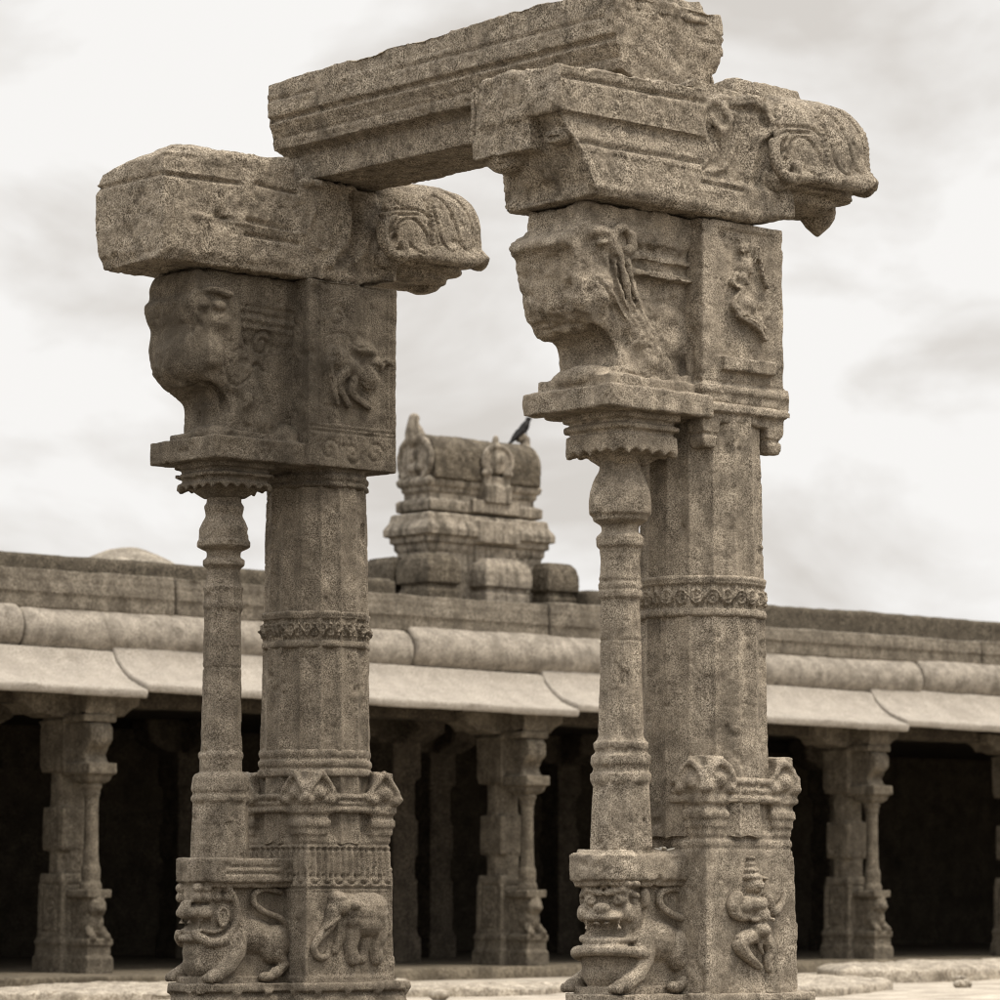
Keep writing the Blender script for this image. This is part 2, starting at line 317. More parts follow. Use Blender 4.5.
b = MB(); b.box(1.5, 43.5, 30.6, 31.2, .0, 3.5); hfin(b, 'back_wall', M['interior'], voxel=.06, amp=(.02, .01), carve=blocks)
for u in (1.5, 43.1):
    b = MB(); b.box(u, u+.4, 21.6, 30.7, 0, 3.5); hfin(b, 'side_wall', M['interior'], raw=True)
b = MB(); b.box(1.5, 43.5, 20.92, 21.25, 3.18, 3.46); hfin(b, 'front_lintel', M['interior'], voxel=.05, amp=(.015, .006))  # near-black stone paints in the shade under the eave

# one hall pillar, then copies
def hall_pillar():
    p = empty('pillar', (0, 0, 0))
    b = MB(); b.sq(0, 0, [(.285, .10), (.28, .30), (.26, .33), (.258, .42), (.27, .45), (.27, .48), (.252, .51), (.232, 1.2), (.215, 1.25)])
    def dec(P, Nn):
        s = np.where(np.abs(Nn[:, 0]) > .6, P[:, 1], P[:, 0]); L = [spiral(0, .85, .02, .12, 0, 1.6), [(-.15, .58), (.15, .58), (.15, 1.12), (-.15, 1.12), (-.15, .58)]]
        return -.016*np.exp(-(gdist(np.stack([s, P[:, 2]], 1), L)/.015)**2)
    finish(b, 'base_block', M['hallpillar'], p, voxel=.018, amp=(.01, .006), carve=dec)
    b = MB(); b.lathe(0, 0, [(.22, 1.2), (.215, 1.55)], 8, math.pi/8); b.sq(0, 0, [(.20, 1.5), (.212, 1.53), (.210, 1.98), (.20, 2.01)]); b.lathe(0, 0, [(.21, 2.0), (.205, 2.45)], 8, math.pi/8)
    finish(b, 'shaft', M['hallpillar'], p, voxel=.018, amp=(.008, .005), carve=lambda P, Nn: -.014*np.clip(fbm(P, 14, 2, 3), 0, 1))
    b = MB(); b.sq(0, 0, [(.22, 2.4), (.235, 2.46), (.235, 2.95), (.26, 3.0)]); b.box(-.23, .23, -.62, .2, 2.97, 3.06)
    finish(b, 'capital', M['hallpillar'], p, voxel=.018, amp=(.008, .005))
    b = MB()     # corbel arms
    for sgn in (-1, 1): b.prism_y([(0, 3.03), (sgn*.35, 3.03), (sgn*.5, 3.07), (sgn*.62, 3.06), (sgn*.72, 3.14), (sgn*.84, 3.2), (sgn*.86, 3.3), (0, 3.3)], -.22, .22)
    b.prism_x([(0, 3.03), (-.40, 3.03), (-.52, 3.08), (-.60, 3.06), (-.64, 3.16), (-.62, 3.3), (0, 3.3)], -.2, .2)
    finish(b, 'corbel', M['hallpillar'], p, voxel=.02, amp=(.01, .006))
    b = MB(); cy = -.46
    b.box(-.19, .19, cy-.21, -.15, .10, .30); b.box(-.165, .165, cy-.18, -.15, .28, .44); b.box(-.185, .185, cy-.2, -.15, .43, .50)
    b.ell((0, cy-.03, .68), (.13, .15, .19)); b.ell((0, cy-.12, .86), (.12, .10, .13)); b.ell((0, cy-.2, .84), (.07, .06, .05)); b.tube([(-.1, cy-.1, .6), (-.1, cy-.19, .52)], .05); b.tube([(.1, cy-.1, .6), (.1, cy-.19, .52)], .05)
    b.box(-.11, .11, cy-.08, -.15, .45, .98); b.box(-.17, .17, cy-.18, -.15, .97, 1.06)
    finish(b, 'lion_base', M['hallpillar'], p, voxel=.016, amp=(.008, .006))
    b = MB(); b.lathe(0, cy, [(.13, 1.04), (.13, 1.12), (.11, 1.16), (.115, 1.30), (.095, 1.36), (.085, 1.5), (.08, 1.95), (.085, 2.12), (.10, 2.14), (.10, 2.2), (.12, 2.22), (.12, 2.26), (.08, 2.32)], 16)
    finish(b, 'colonnette', M['hallpillar'], p, voxel=.014, amp=(.005, .003))
    b = MB(); b.sq(0, cy, [(.10, 2.26), (.16, 2.30), (.17, 2.38)]); b.box(-.2, .2, cy-.22, -.15, 2.37, 2.50)
    b.prism_x([(-.2, 2.48), (cy+.02, 2.48), (cy-.10, 2.52), (cy-.06, 2.6), (cy-.12, 2.68), (cy-.20, 2.76), (cy-.20, 2.9), (cy-.14, 2.96), (-.2, 2.99)], -.15, .15); b.ell((0, cy-.11, 2.80), (.16, .12, .14))
    finish(b, 'scroll_bracket', M['hallpillar'], p, voxel=.016, amp=(.008, .005))
    return p
hp0 = hall_pillar(); used = False
for (u, y) in [(10.75, 21.0), (17.5, 21.0), (23.95, 21.0), (27.55, 21.0), (4.0, 21.0), (34.2, 21.0), (40.5, 21.0)]:
    if not used: q = hp0; used = True
    else:
        q = hp0.copy(); COL.objects.link(q)
        for ch in hp0.children:
            d = ch.copy(); COL.objects.link(d); d.parent = q
    q.parent = hall; q.location = (u-H0.x, y-H0.y, 0)
# plainer inner pillars
b = MB(); b.sq(0, 0, [(.25, .1), (.25, .45), (.21, .5), (.21, 1.2), (.19, 1.25), (.19, 1.5), (.21, 1.52), (.21, 2.0), (.19, 2.03), (.19, 2.5), (.24, 2.55), (.24, 3.0)])
for sgn in (-1, 1): b.prism_y([(0, 3.0), (sgn*.4, 3.0), (sgn*.7, 3.15), (sgn*.75, 3.46), (0, 3.46)], -.2, .2); b.prism_x([(0, 3.0), (sgn*.4, 3.0), (sgn*.7, 3.15), (sgn*.75, 3.46), (0, 3.46)], -.2, .2)
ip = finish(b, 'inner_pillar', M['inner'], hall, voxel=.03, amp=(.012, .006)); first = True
for (u, y) in [(17.66, 23.3), (17.6, 27.9), (24.9, 27.9), (20.3, 25.6), (10.8, 23.4), (10.8, 27.9), (29.5, 26.5), (34.2, 24.0)]:
    q = ip if first else ip.copy()
    if not first: COL.objects.link(q); q.parent = hall
    first = False; q.location = (u-H0.x, y-H0.y, 0)

# mound on the roof at the far left
b = MB(); b.lathe(0, 0, [(.95, 0), (.90, .18), (.72, .42), (.45, .58), (.18, .66), (.05, .67)], 28)
o = finish(b, 'roof_dome', M['mound'], voxel=.04, amp=(.05, .015), scale=(1.5, 7)); o.location = (13.15, 23.2, 4.62); tag(o, 'low rounded grey stone dome on the hall roof at the left', 'dome')

# ------------------------------------------------------------------ shrine tower on the roof
T = empty('shrine_tower', (18.2, 22.5, 4.45)); tag(T, 'small stained barrel-roofed shrine tower standing on the hall roof', 'tower')
def tfin(mb, name, mat='tower', **k):
    mb.v = [(x-18.2, y-22.5, z-4.45) for x, y, z in mb.v]; k.setdefault('voxel', .015); k.setdefault('amp', (.007, .006)); k.setdefault('smooth', 0); k.setdefault('scale', (3, 14)); return finish(mb, name, M[mat], T, **k)
def ring(b, x0, x1, y0, y1, prof):      # prof: (outset, z)
    b.loft([[(x0-d, y0-d, z), (x1+d, y0-d, z), (x1+d, y1+d, z), (x0-d, y1+d, z)] for d, z in prof]); return b
X0, X1, Y0, Y1 = 17.2, 19.2, 22.1, 22.75
b = MB(); ring(b, X0, X1, Y0, Y1, [(.0, 4.45), (.0, 5.56)]); b.box(17.95, 18.65, Y0-.08, Y1, 4.45, 5.56); tfin(b, 'tower_body')
for (cx, ww) in ((17.18, .26), (18.30, .38), (19.28, .26)):
    for cy, dd in ((Y0-.02, .30),) if cx > 17.5 and cx < 19 else ((Y0-.02, .30), (Y1+.05, .3)):
        b = MB(); b.loft([[(cx+ww*a*k, cy+dd*c*k-.0, z) for a, c in ((-1, -1), (1, -1), (1, 1), (-1, 1))] for k, z in ((1.0, 4.45), (1.0, 4.92), (.93, 4.95), (.93, 5.0), (1.08, 5.01), (1.10, 5.10), (1.08, 5.22), (.98, 5.32), (.80, 5.39), (.4, 5.41))])
        tfin(b, 'miniature_shrine', 'tower_dark' if cx != 18.30 else 'tower')
b = MB(); ring(b, X0, X1, Y0, Y1, [(0, 5.45), (.03, 5.5), (.03, 5.57), (.07, 5.58), (.07, 5.65), (.04, 5.66), (.125, 5.67), (.135, 5.76), (.12, 5.785), (.07, 5.87), (.06, 5.95), (.02, 5.97)])
b.box(17.95, 18.65, Y0-.18, Y0+.1, 5.60, 5.90, ty=.02); tfin(b, 'lower_cornice')
b = MB(); ring(b, X0+.07, X1-.08, Y0+.07, Y1-.07, [(0, 5.9), (0, 6.2), (.0, 6.3)]); ring(b, X0+.05, X1-.05, Y0+.03, Y1-.03, [(.0, 5.98), (.05, 6.0), (.055, 6.12), (.02, 6.15)])
b.box(17.9, 18.75, Y0-.08, Y1, 6.0, 6.18); tfin(b, 'neck')
b = MB(); ring(b, X0+.07, X1-.08, Y0+.08, Y1-.08, [(0, 6.22), (.04, 6.27), (.03, 6.31), (.07, 6.33), (.09, 6.39), (.06, 6.44), (.02, 6.47)]); tfin(b, 'upper_cornice')
sec = []
for k in range(19):
    t = math.pi*k/18; y = -math.cos(t); z = math.sin(t); sec.append((22.425+.37*math.copysign(abs(y)**.75, y)*(1+.06*math.sin(t*2)**2), 6.42+.60*z**.85))
b = MB(); b.prism_x(sec, X0+.07, X1-.07); tfin(b, 'barrel_roof', 'tower_dark', amp=(.018, .012))
def horseshoe(b, axis, c, ry, rz, pos, th=.05):
    pts = []
    for k in range(21):
        t = -.30*math.pi+1.6*math.pi*k/20; pts.append((ry*math.cos(t), rz*math.sin(t)))
    if axis == 'x': b.tube([(pos, c[0]+p, c[1]+q) for p, q in pts], th); b.ell((pos, c[0], c[1]), (.05, ry*.8, rz*.85)); b.ell((pos-.03, c[0], c[1]+.05), (.05, ry*.3, rz*.35)); b.ell((pos-.03, c[0]-.02, c[1]-.12), (.05, ry*.5, rz*.22))
    else: b.tube([(c[0]+p, pos, c[1]+q) for p, q in pts], th); b.ell((c[0], pos, c[1]), (ry*.8, .05, rz*.85)); b.ell((c[0], pos-.03, c[1]+.03), (ry*.35, .05, rz*.4)); b.ell((c[0]+ry*.9, pos, c[1]-rz*.8), (.06, .05, .05)); b.ell((c[0]-ry*.9, pos, c[1]-rz*.8), (.06, .05, .05))
b = MB(); horseshoe(b, 'x', (22.425, 6.68), .31, .30, X0+.04); b.tube([(X0+.02, 22.425, 6.95), (X0-.02, 22.425, 7.08), (X0+.02, 22.425, 7.22)], [.13, .09, .075]); b.tube([(X0+.03, 22.425, 7.15), (X0+.14, 22.425, 6.98)], [.06, .08]); tfin(b, 'gable_arch', 'tower')
b = MB(); horseshoe(b, 'x', (22.425, 6.68), .31, .30, X1-.06); b.tube([(X1-.08, 22.425, 6.9), (X1-.01, 22.425, 7.02), (X1+.0, 22.425, 7.10), (X1-.07, 22.425, 7.15), (X1-.12, 22.425, 7.10)], [.10, .08, .07, .06, .05]); tfin(b, 'gable_arch', 'tower')
b = MB(); horseshoe(b, 'y', (18.33, 6.70), .24, .20, 22.02, .045); b.box(18.10, 18.56, 22.02, 22.4, 6.36, 6.50); b.box(18.10, 18.56, 21.98, 22.4, 6.14, 6.38); b.ell((18.33, 22.06, 6.97), (.05, .05, .09)); tfin(b, 'dormer_arch', 'tower')

# ------------------------------------------------------------------ crow on the tower's right horn
ch = empty('crow', (X1-.0, 22.425, 7.155)); ch.scale = (.78, .78, .78); tag(ch, 'black crow perched on the right horn of the shrine tower', 'bird')
b = MB()
ux, uz = .80, .60     # body axis rises to the right
def cr(a, c, y=0): return (a*ux-c*uz*.9, y, a*uz+c*ux)      # along, across
b.tube([cr(-.27, .10), cr(-.16, .11), cr(-.04, .12), cr(.08, .14), cr(.16, .17)], [.030, .045, .075, .08, .055], n=12); b.ell(cr(.22, .20), (.055, .045, .048))
b.prism_y([(cr(-.42, .085)[0], cr(-.42, .085)[2]), (cr(-.2, .06)[0], cr(-.2, .06)[2]), (cr(-.1, .12)[0], cr(-.1, .12)[2]), (cr(-.40, .12)[0], cr(-.40, .12)[2])], -.03, .03)
finish(b, 'body', M['crow'], ch, voxel=.008, amp=(.002, .001), smooth=2)
b = MB(); b.tube([cr(.25, .20), cr(.30, .185), cr(.335, .165)], [.02, .013, .004]); finish(b, 'beak', M['crow_beak'], ch, voxel=.004, amp=(0, 0))
for s in (-1, 1):
    b = MB(); b.tube([cr(-.06, .13, s*.055), cr(-.2, .12, s*.05), cr(-.34, .11, s*.03)], [.05, .035, .01]); finish(b, 'wing', M['crow'], ch, voxel=.006, amp=(.001, .001))
    b = MB(); b.tube([(.0, s*.025, .09), (.0, s*.03, -.03), (-.03, s*.03, -.05)], .008); finish(b, 'leg', M['crow_beak'], ch, voxel=.004, amp=(0, 0))

# ================================================================== FOREGROUND PILLARS
PX = 0.0
def plist(pts, v, L, ax=0):     # pixels -> (u, z) on plane v (world) in pillar coords
    return [(float(onv(x, y, v)[0])-PX, float(onv(x, y, v)[2])) for x, y in pts]

def lion(yaw, uc, style):
    """crouching lion whose body runs along +u and whose head faces -u (turned by yaw towards -v)"""
    b = MB()
    b.box(uc-.12, -.30, -.11, .11, .48, 1.08); b.box(uc-.20, -.30, -.15, .15, .46, .52)     # stone core and foot strip
    b.ell((uc+.16, 0, .76), (.25, .185, .14), (0, .12, 0)); b.ell((uc-.07, 0, .66), (.16, .17, .165)); b.ell((uc-.10, 0, .60), (.13, .15, .11))
    b.ell((uc+.31, -.12, .71), (.12, .085, .12)); b.ell((uc-.0, -.14, .70), (.085, .07, .12))
    for s in (-1, 1):
        b.tube([(uc-.0, s*.155, .66), (uc-.07, s*.18, .58), (uc-.14, s*.185, .545)], [.062, .05, .045]); b.ell((uc-.165, s*.18, .53), (.065, .048, .042))
        for k in (-1, 0, 1): b.ell((uc-.215, s*.18+k*.03, .515), (.026, .015, .026))
        b.tube([(uc+.30, s*.15, .66), (uc+.36, s*.165, .585), (uc+.28, s*.175, .54)], [.055, .04, .038]); b.ell((uc+.22, s*.175, .52), (.06, .036, .032))
    b.tube(bez([(uc+.40, -.145, .80), (uc+.34, -.155, .86), (uc+.22, -.15, .90), (uc+.15, -.14, .95), (uc+.16, -.13, 1.01), (uc+.25, -.125, 1.035), (uc+.36, -.12, 1.02)], 5), .021)
    hd = MB()
    if style == 'L':      # written in (x from the colonnette axis, y, absolute z)
        hd.ell((-.10, 0, .90), (.13, .15, .15)); hd.box(-.27, .0, -.115, .115, .72, 1.06); hd.box(-.38, -.05, -.10, .10, .955, 1.075)
        hd.ell((-.27, 0, .905), (.15, .125, .050)); hd.ell((-.42, 0, .905), (.045, .065, .048)); hd.ell((-.41, 0, .945), (.035, .05, .025))
        hd.ell((-.26, 0, .745), (.19, .12, .035)); hd.ell((-.33, 0, .785), (.07, .06, .022))
        for s in (-1, 1):
            hd.ell((-.30, s*.09, .90), (.07, .05, .045)); hd.ell((-.395, s*.055, .895), (.05, .04, .035))
            hd.ell((-.18, s*.135, .872), (.042, .036, .042)); hd.tube([(-.18+.052*math.cos(t), s*.155, .872+.052*math.sin(t)) for t in np.linspace(0, 2*math.pi, 16, endpoint=False)], .014, closed=True)
            hd.tube([(x, s*y, z) for x, y, z in bez([(-.40, .08, .775), (-.36, .12, .745), (-.27, .15, .72), (-.15, .165, .745), (-.06, .165, .82), (-.035, .16, .91), (-.07, .155, .99), (-.14, .15, 1.05)], 4)], .030)
            hd.tube([(x, s*y, z) for x, y, z in bez([(-.34, .10, .80), (-.27, .125, .785), (-.17, .14, .80), (-.11, .145, .86), (-.11, .14, .94)], 4)], .014)
            for k in range(4):
                for q in range(2): hd.ell((-.375+k*.085, s*(.085+.018*k), .985+q*.055), (.044, .038, .031))
            hd.ell((-.41, s*.04, .845), (.012, .012, .03)); hd.ell((-.33, s*.09, .845), (.012, .012, .025))
        hd.box(-.37, -.15, -.085, .085, .76, .90); b.add([(x*.68+uc+.03, y*.97, z) for x, y, z in hd.v], hd.f); return b
    hd.ell((.02, 0, .0), (.15, .16, .17)); hd.box(-.12, .10, -.12, .12, -.16, .19)
    hd.ell((-.10, 0, .0), (.10, .115, .050)); hd.ell((-.185, 0, .045), (.035, .05, .032)); hd.ell((-.175, 0, .0), (.04, .105, .028))
    hd.ell((-.08, 0, -.135), (.12, .125, .035)); hd.ell((-.15, 0, -.10), (.035, .08, .018)); hd.tube([(-.195*math.cos(t), .15*math.sin(t), -.105-.02*math.cos(t)) for t in np.linspace(-.42*math.pi, .42*math.pi, 16)], .020)
    for s in (-1, 1):
        hd.ell((-.115, s*.072, .088), (.040, .036, .034)); hd.tube([(-.155, s*.02, .125), (-.13, s*.09, .145), (-.05, s*.15, .11)], .020)
        hd.ell((-.175, s*.02, .03), (.022, .018, .015)); hd.ell((-.165, s*.085, -.045), (.013, .016, .038)); hd.ell((-.18, s*.028, -.04), (.012, .014, .020))
        hd.ell((-.10, s*.125, .02), (.05, .035, .05)); hd.ell((.04, s*.165, .10), (.035, .03, .06))
        hd.tube([(.03+.21*math.cos(t), s*.165, .0+.19*math.sin(t)) for t in np.linspace(-.45*math.pi, .42*math.pi, 14)], .024)
    for k in range(7): a = (k-3)*.40; hd.ell((-.03-.11*math.cos(a), .155*math.sin(a), .172), (.032, .032, .024))
    hd.tube([(-.0-.20*math.cos(t), .19*math.sin(t), -.195+.025*math.cos(t)) for t in np.linspace(-.72*math.pi, .72*math.pi, 26)], .032)
    c, s_ = math.cos(yaw), math.sin(yaw); z0 = .885
    b.add([((x*c - y*s_)+uc-.075, (x*s_ + y*c)-.01, z+z0) for x, y, z in hd.v], hd.f)
    return b

def carve_mouth(uc, yaw, style):
    c, s_ = math.cos(yaw), math.sin(yaw)
    def f(P, Nn):
        if style == 'L':
            x = (P[:, 0]-uc-.03)/.68; z = P[:, 2]; y = np.abs(P[:, 1])
            d = -.03*np.exp(-(((x+.36)/.10)**2+((z-.832)/.024)**2)) - .022*np.exp(-(((x+.18)/.020)**2+((z-.872)/.020)**2+((y-.17)/.03)**2))
            r = np.hypot(x+.16, (z-.90)); d += .008*np.sin(np.arctan2(z-.9, x+.16)*30)*np.exp(-((r-.185)/.02)**2)*(x > -.2)
            return d
        X = P[:, 0]-(uc-.075); Y = P[:, 1]+.01; x = (X*c+Y*s_); y = (-X*s_+Y*c); z = P[:, 2]-.885
        d = ((x+.15)/.10)**2+((y)/.11)**2+((z+.06)/.028)**2
        eyes = np.exp(-(((x+.155)/.02)**2+((np.abs(y)-.075)/.014)**2+((z-.088)/.014)**2))
        return -.045*np.exp(-d) - .016*eyes
    return f

def face_map(ox, oy, k, v, L, umin):
    """pixels of an enlarged crop -> (u, z) on the -v face"""
    def m(cx, cy): q = onv(ox+cx/k, oy+cy/k, v+L); return float(q[0])-PX, float(q[2])
    return m

def kudu_corner(b, cx, cy, sx, sy, pointed):
    """little shrine on a corner of the base block: cornice rings, scroll and arch spur"""
    for hh, z0, z1 in ((.085, 1.36, 1.40), (.095, 1.41, 1.445), (.085, 1.455, 1.475), (.10, 1.485, 1.525)):
        b.box(cx-hh, cx+hh, cy-hh, cy+hh, z0, z1)
    b.box(cx-.075, cx+.075, cy-.075, cy+.075, 1.30, 1.56)
    b.loft([[(cx+sx*.012+a*r, cy+sy*.012+c*r, z) for a, c in ((-1, -1), (1, -1), (1, 1), (-1, 1))] for r, z in ((.085, 1.53), (.10, 1.57), (.10, 1.62), (.075, 1.68), (.07, 1.735))])
    # arches on the two outward faces
    for ax in (0, 1):
        pts = []
        for k in range(13):
            t = math.pi*(k/12); p, q = .092*math.cos(t), .125*math.sin(t)**1.3
            if pointed: p, q = .125*(1-k/6), .155*(1-abs(k-6)/6)**.9
            pts.append((cx+p-sx*.01, cy+sy*.105, 1.575+q) if ax == 0 else (cx+sx*.105, cy+p-sy*.01, 1.575+q))
        b.tube(pts, .020)
        for s in (-1, 1):
            c0 = (cx+s*.085, cy+sy*.10, 1.565) if ax == 0 else (cx+sx*.10, cy+s*.085, 1.565); b.ell(c0, (.032, .032, .032))
        b.ell((cx, cy+sy*.10, 1.60) if ax == 0 else (cx+sx*.10, cy, 1.60), (.04, .04, .04))

def build_pillar(which):
    R_ = which == 'R'; L = 0.0 if R_ else 3.31
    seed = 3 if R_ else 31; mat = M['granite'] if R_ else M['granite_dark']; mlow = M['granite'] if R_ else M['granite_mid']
    global PX
    PX = .038 if R_ else .018
    p = empty('carved_pillar', (PX, L, 0))
    tag(p, 'tall granite pillar with dancing figure carved on its base, nearer of the pair' if R_ else 'tall granite pillar with an elephant carved on its base, farther of the pair', 'pillar', 'carved pillars of the ruined gateway')
    Hb = (.335, .352) if R_ else (.335, .345); vx = .0095
    uc = -.632 if R_ else -.722           # colonnette axis
    # ---- ground slab and base moulding
    def nose(b, x0, hv, z0, z1, c=.10): b.loft([[(x0, -hv+c, z), (x0+c, -hv, z), (-.2, -hv, z), (-.2, hv, z), (x0+c, hv, z), (x0, hv-c, z)] for z in (z0, z1)])
    b = MB(); hx = .40; lx = uc-.27
    b.box(-.47, .47, -.47, .47, -.06, .2); nose(b, lx-.06, .27, -.06, .2)
    b.box(-.43, .43, -.43, .43, .18, .36); nose(b, lx-.02, .235, .18, .36)
    b.box(-hx, hx, -hx, hx, .35, .43); nose(b, lx, .215, .35, .43)
    b.box(-hx-.015, hx+.015, -hx-.015, hx+.015, .425, .485); nose(b, lx-.015, .23, .425, .485)
    def bc(P, Nn):
        s = np.where(np.abs(Nn[:, 0]) > .6, P[:, 1], P[:, 0]); m = np.abs(((s+.07)/.23) % 1-.5)*.23
        return -.028*np.exp(-((P[:, 2]-.418)/.012)**2)*(m < .085) - .012*np.exp(-((P[:, 2]-.27)/.012)**2)
    finish(b, 'plinth', mlow, p, voxel=.011, amp=(.010, .005), carve=bc, seed=seed)
    # ---- base block
    b = MB(); b.sq(0, 0, [(Hb[1], .47), (Hb[0]-.005, 1.30), (Hb[0]-.02, 1.33), (Hb[0]-.035, 1.40), (Hb[0]-.06, 1.56)])
    for s in (-1, 1):      # bar between the corner shrines, on each face
        for z, r in ((1.585, .020), (1.545, .014), (1.505, .018)) if not R_ else ((1.60, .022), (1.55, .016), (1.505, .022)):
            b.tube([(-.2, s*(Hb[0]+.008), z), (.2, s*(Hb[0]+.008), z)], r); b.tube([(s*(Hb[0]+.008), -.2, z), (s*(Hb[0]+.008), .2, z)], r)
    for sx in (-1, 1):
        for sy in (-1, 1): kudu_corner(b, sx*(Hb[0]-.082), sy*(Hb[0]-.082), sx, sy, not R_)
    if R_: b.tube([(p_+.03, -Hb[0]+.0, 1.38+q_) for p_, q_ in spiral(0, 0, .035, .03, 0, 1, 12)], .010)
    def blk(P, Nn):
        d = np.zeros(len(P)); fz = P[:, 2]
        side = (np.abs(Nn[:, 2]) < .5)
        d -= .012*np.exp(-((fz-1.30)/.010)**2)*side; d -= .008*np.exp(-((fz-1.245 if R_ else fz-1.27)/.008)**2)*side
        s = np.where(np.abs(Nn[:, 0]) > .6, P[:, 1], P[:, 0])
        if not R_:      # hanging leaf tassels over the elephant
            band = (fz > 1.05) & (fz < 1.285) & side & (np.abs(s) < .31)
            k = .095; ph = ((s+.31)/k) % 1; q = np.abs(ph-.5)*k
            line = np.minimum(np.abs(q-.018), np.abs(q-.033)); drop = np.hypot(q, (fz-1.10))
            d -= band*(fz > 1.10)*.020*np.exp(-(line/.006)**2); d -= band*.020*np.exp(-((drop-.033)/.006)**2)*(fz < 1.12)
            d -= side*.018*np.exp(-((fz-1.04)/.008)**2)*(np.abs(s) < .31); d -= side*.010*np.exp(-((np.abs(s)-.315)/.008)**2)*(fz < 1.04)*(fz > .52)
            d -= .010*((np.abs(s) < .3) & (fz > .52) & (fz < 1.03))*side
        else:
            d -= side*.010*np.clip(fbm(P, 6, 3, 9), -.2, 1)
        return d
    finish(b, 'base_block', mlow, p, voxel=vx, amp=(.009, .005), carve=blk, seed=seed+1)
    # ---- relief on the face towards the camera
    b = MB(); fv = -Hb[0]-.004
    if not R_:
        m = face_map(280, 850, 6.667, -Hb[1], L, 0)
        def E3(cx, cy, rx, rz, d, rot=0):
            u, z = m(cx, cy); b.ell((u, fv, z), (rx/6.667/128, d, rz/6.667/165), (0, rot, 0))
        def TB(pts, r, d=0):
            P3 = []
            for cx, cy in bez(pts, 5):
                u, z = m(cx, cy); P3.append((u, fv-d, z))
            rr = np.interp(np.linspace(0, 1, len(P3)), np.linspace(0, 1, len(r)), r); b.tube(P3, [q/6.667/140 for q in rr])
        E3(570, 410, 140, 125, .085, .12); E3(600, 370, 105, 88, .085); E3(640, 430, 62, 110, .075); E3(490, 400, 90, 110, .075); E3(570, 480, 100, 70, .075)
        E3(390, 370, 62, 75, .085); E3(380, 320, 52, 48, .080); E3(462, 365, 42, 58, .100, -.5)
        TB([(350, 400), (335, 470), (300, 540), (250, 600), (225, 650), (250, 710), (300, 715), (315, 680)], [48, 42, 34, 27, 23, 21, 20, 15], .008)
        TB([(365, 450), (320, 490), (275, 525)], [16, 12, 8], .045)
        TB([(490, 480), (480, 580), (470, 650), (490, 725)], [62, 54, 44, 46], -.004); TB([(415, 480), (405, 560), (390, 630), (375, 665)], [52, 44, 36, 34], -.02)
        TB([(650, 480), (655, 580), (640, 650), (645, 725)], [68, 58, 44, 44], -.004); TB([(580, 540), (570, 620), (560, 700), (552, 725)], [50, 44, 38, 40], -.022)
        TB([(690, 400), (712, 470), (712, 560)], [12, 11, 11], .03); E3(570, 490, 115, 95, .085); E3(480, 470, 70, 70, .07)
        finish(b, 'elephant_relief', mlow, p, voxel=.006, amp=(.003, .0025), smooth=2, seed=seed+3)
    else:
        m = face_map(680, 820, 5.553, -Hb[1], L, 0)
        def E3(cx, cy, rx, rz, d, rot=0, dd=0):
            u, z = m(cx, cy); b.ell((u, fv-dd, z), (rx/5.553/131, d, rz/5.553/185), (0, rot, 0))
        def TB(pts, r, d=0):
            P3 = []
            for cx, cy in bez(pts, 5):
                u, z = m(cx, cy); P3.append((u, fv-d, z))
            rr = np.interp(np.linspace(0, 1, len(P3)), np.linspace(0, 1, len(r)), r); b.tube(P3, [q/5.553/160 for q in rr])
        E3(408, 365, 40, 50, .085); E3(402, 318, 46, 26, .07); E3(400, 282, 34, 24, .055); E3(400, 246, 26, 20, .04); E3(400, 212, 20, 18, .035); E3(470, 325, 18, 14, .04); E3(408, 372, 10, 14, .098); E3(392, 355, 9, 5, .09); E3(424, 355, 9, 5, .09); E3(408, 395, 14, 5, .09)
        E3(400, 470, 78, 55, .09); E3(430, 530, 52, 65, .09); E3(345, 480, 62, 55, .075); E3(430, 610, 55, 52, .095); E3(400, 440, 60, 16, .055)
        TB([(310, 430), (285, 470), (300, 520), (350, 535), (400, 520)], [34, 32, 28, 26, 22], .025)
        TB([(480, 430), (500, 480), (515, 515), (555, 480), (575, 430), (585, 400)], [30, 28, 24, 20, 16, 12], .015)
        TB([(400, 640), (350, 660), (320, 690), (360, 745), (410, 795), (440, 815)], [40, 40, 38, 30, 22, 16], .02)
        TB([(455, 640), (490, 690), (500, 740), (480, 775), (490, 830)], [38, 36, 32, 26, 20], .015)
        TB([(440, 650), (430, 700), (445, 740)], [18, 12, 10], .03); TB([(375, 555), (430, 548), (485, 555)], [12, 12, 12], .058); TB([(480, 860), (515, 800)], [14, 8], .0)
        finish(b, 'dancer_relief', mlow, p, voxel=.006, amp=(.004, .003), smooth=2, seed=seed+3)
    # ---- lion under the colonnette
    yaw = .0 if not R_ else -.12; yaw = -yaw
    b = lion(.50 if R_ else .15, uc-.0, which)
    finish(b, 'lion_carving', mlow, p, voxel=.0065, amp=(.003, .0025), smooth=1, carve=carve_mouth(uc-.0, .50 if R_ else .15, which), seed=seed+4)
    # ---- ledge on the lion
    b = MB(); e0 = uc-(.25 if not R_ else .285)
    nose(b, e0+.02, .17, 1.045, 1.08, .09); nose(b, e0, .195, 1.075, 1.215, .10); b.box(-.3, -.2, -.19, .19, 1.05, 1.21)
    if R_: nose(b, e0+.04, .165, 1.2, 1.235, .09)
    def lc(P, Nn):
        s = np.abs(P[:, 2]-1.125), np.abs(P[:, 2]-1.165)
        on = (np.abs(Nn[:, 1]) > .5) & (P[:, 0] > uc-.1) & (P[:, 0] < -.42)
        return (-.012*on*(np.exp(-(s[0]/.008)**2)+np.exp(-(s[1]/.008)**2)) if not R_ else -.008*np.clip(fbm(P, 16, 3, 5), -.1, 1)*2)
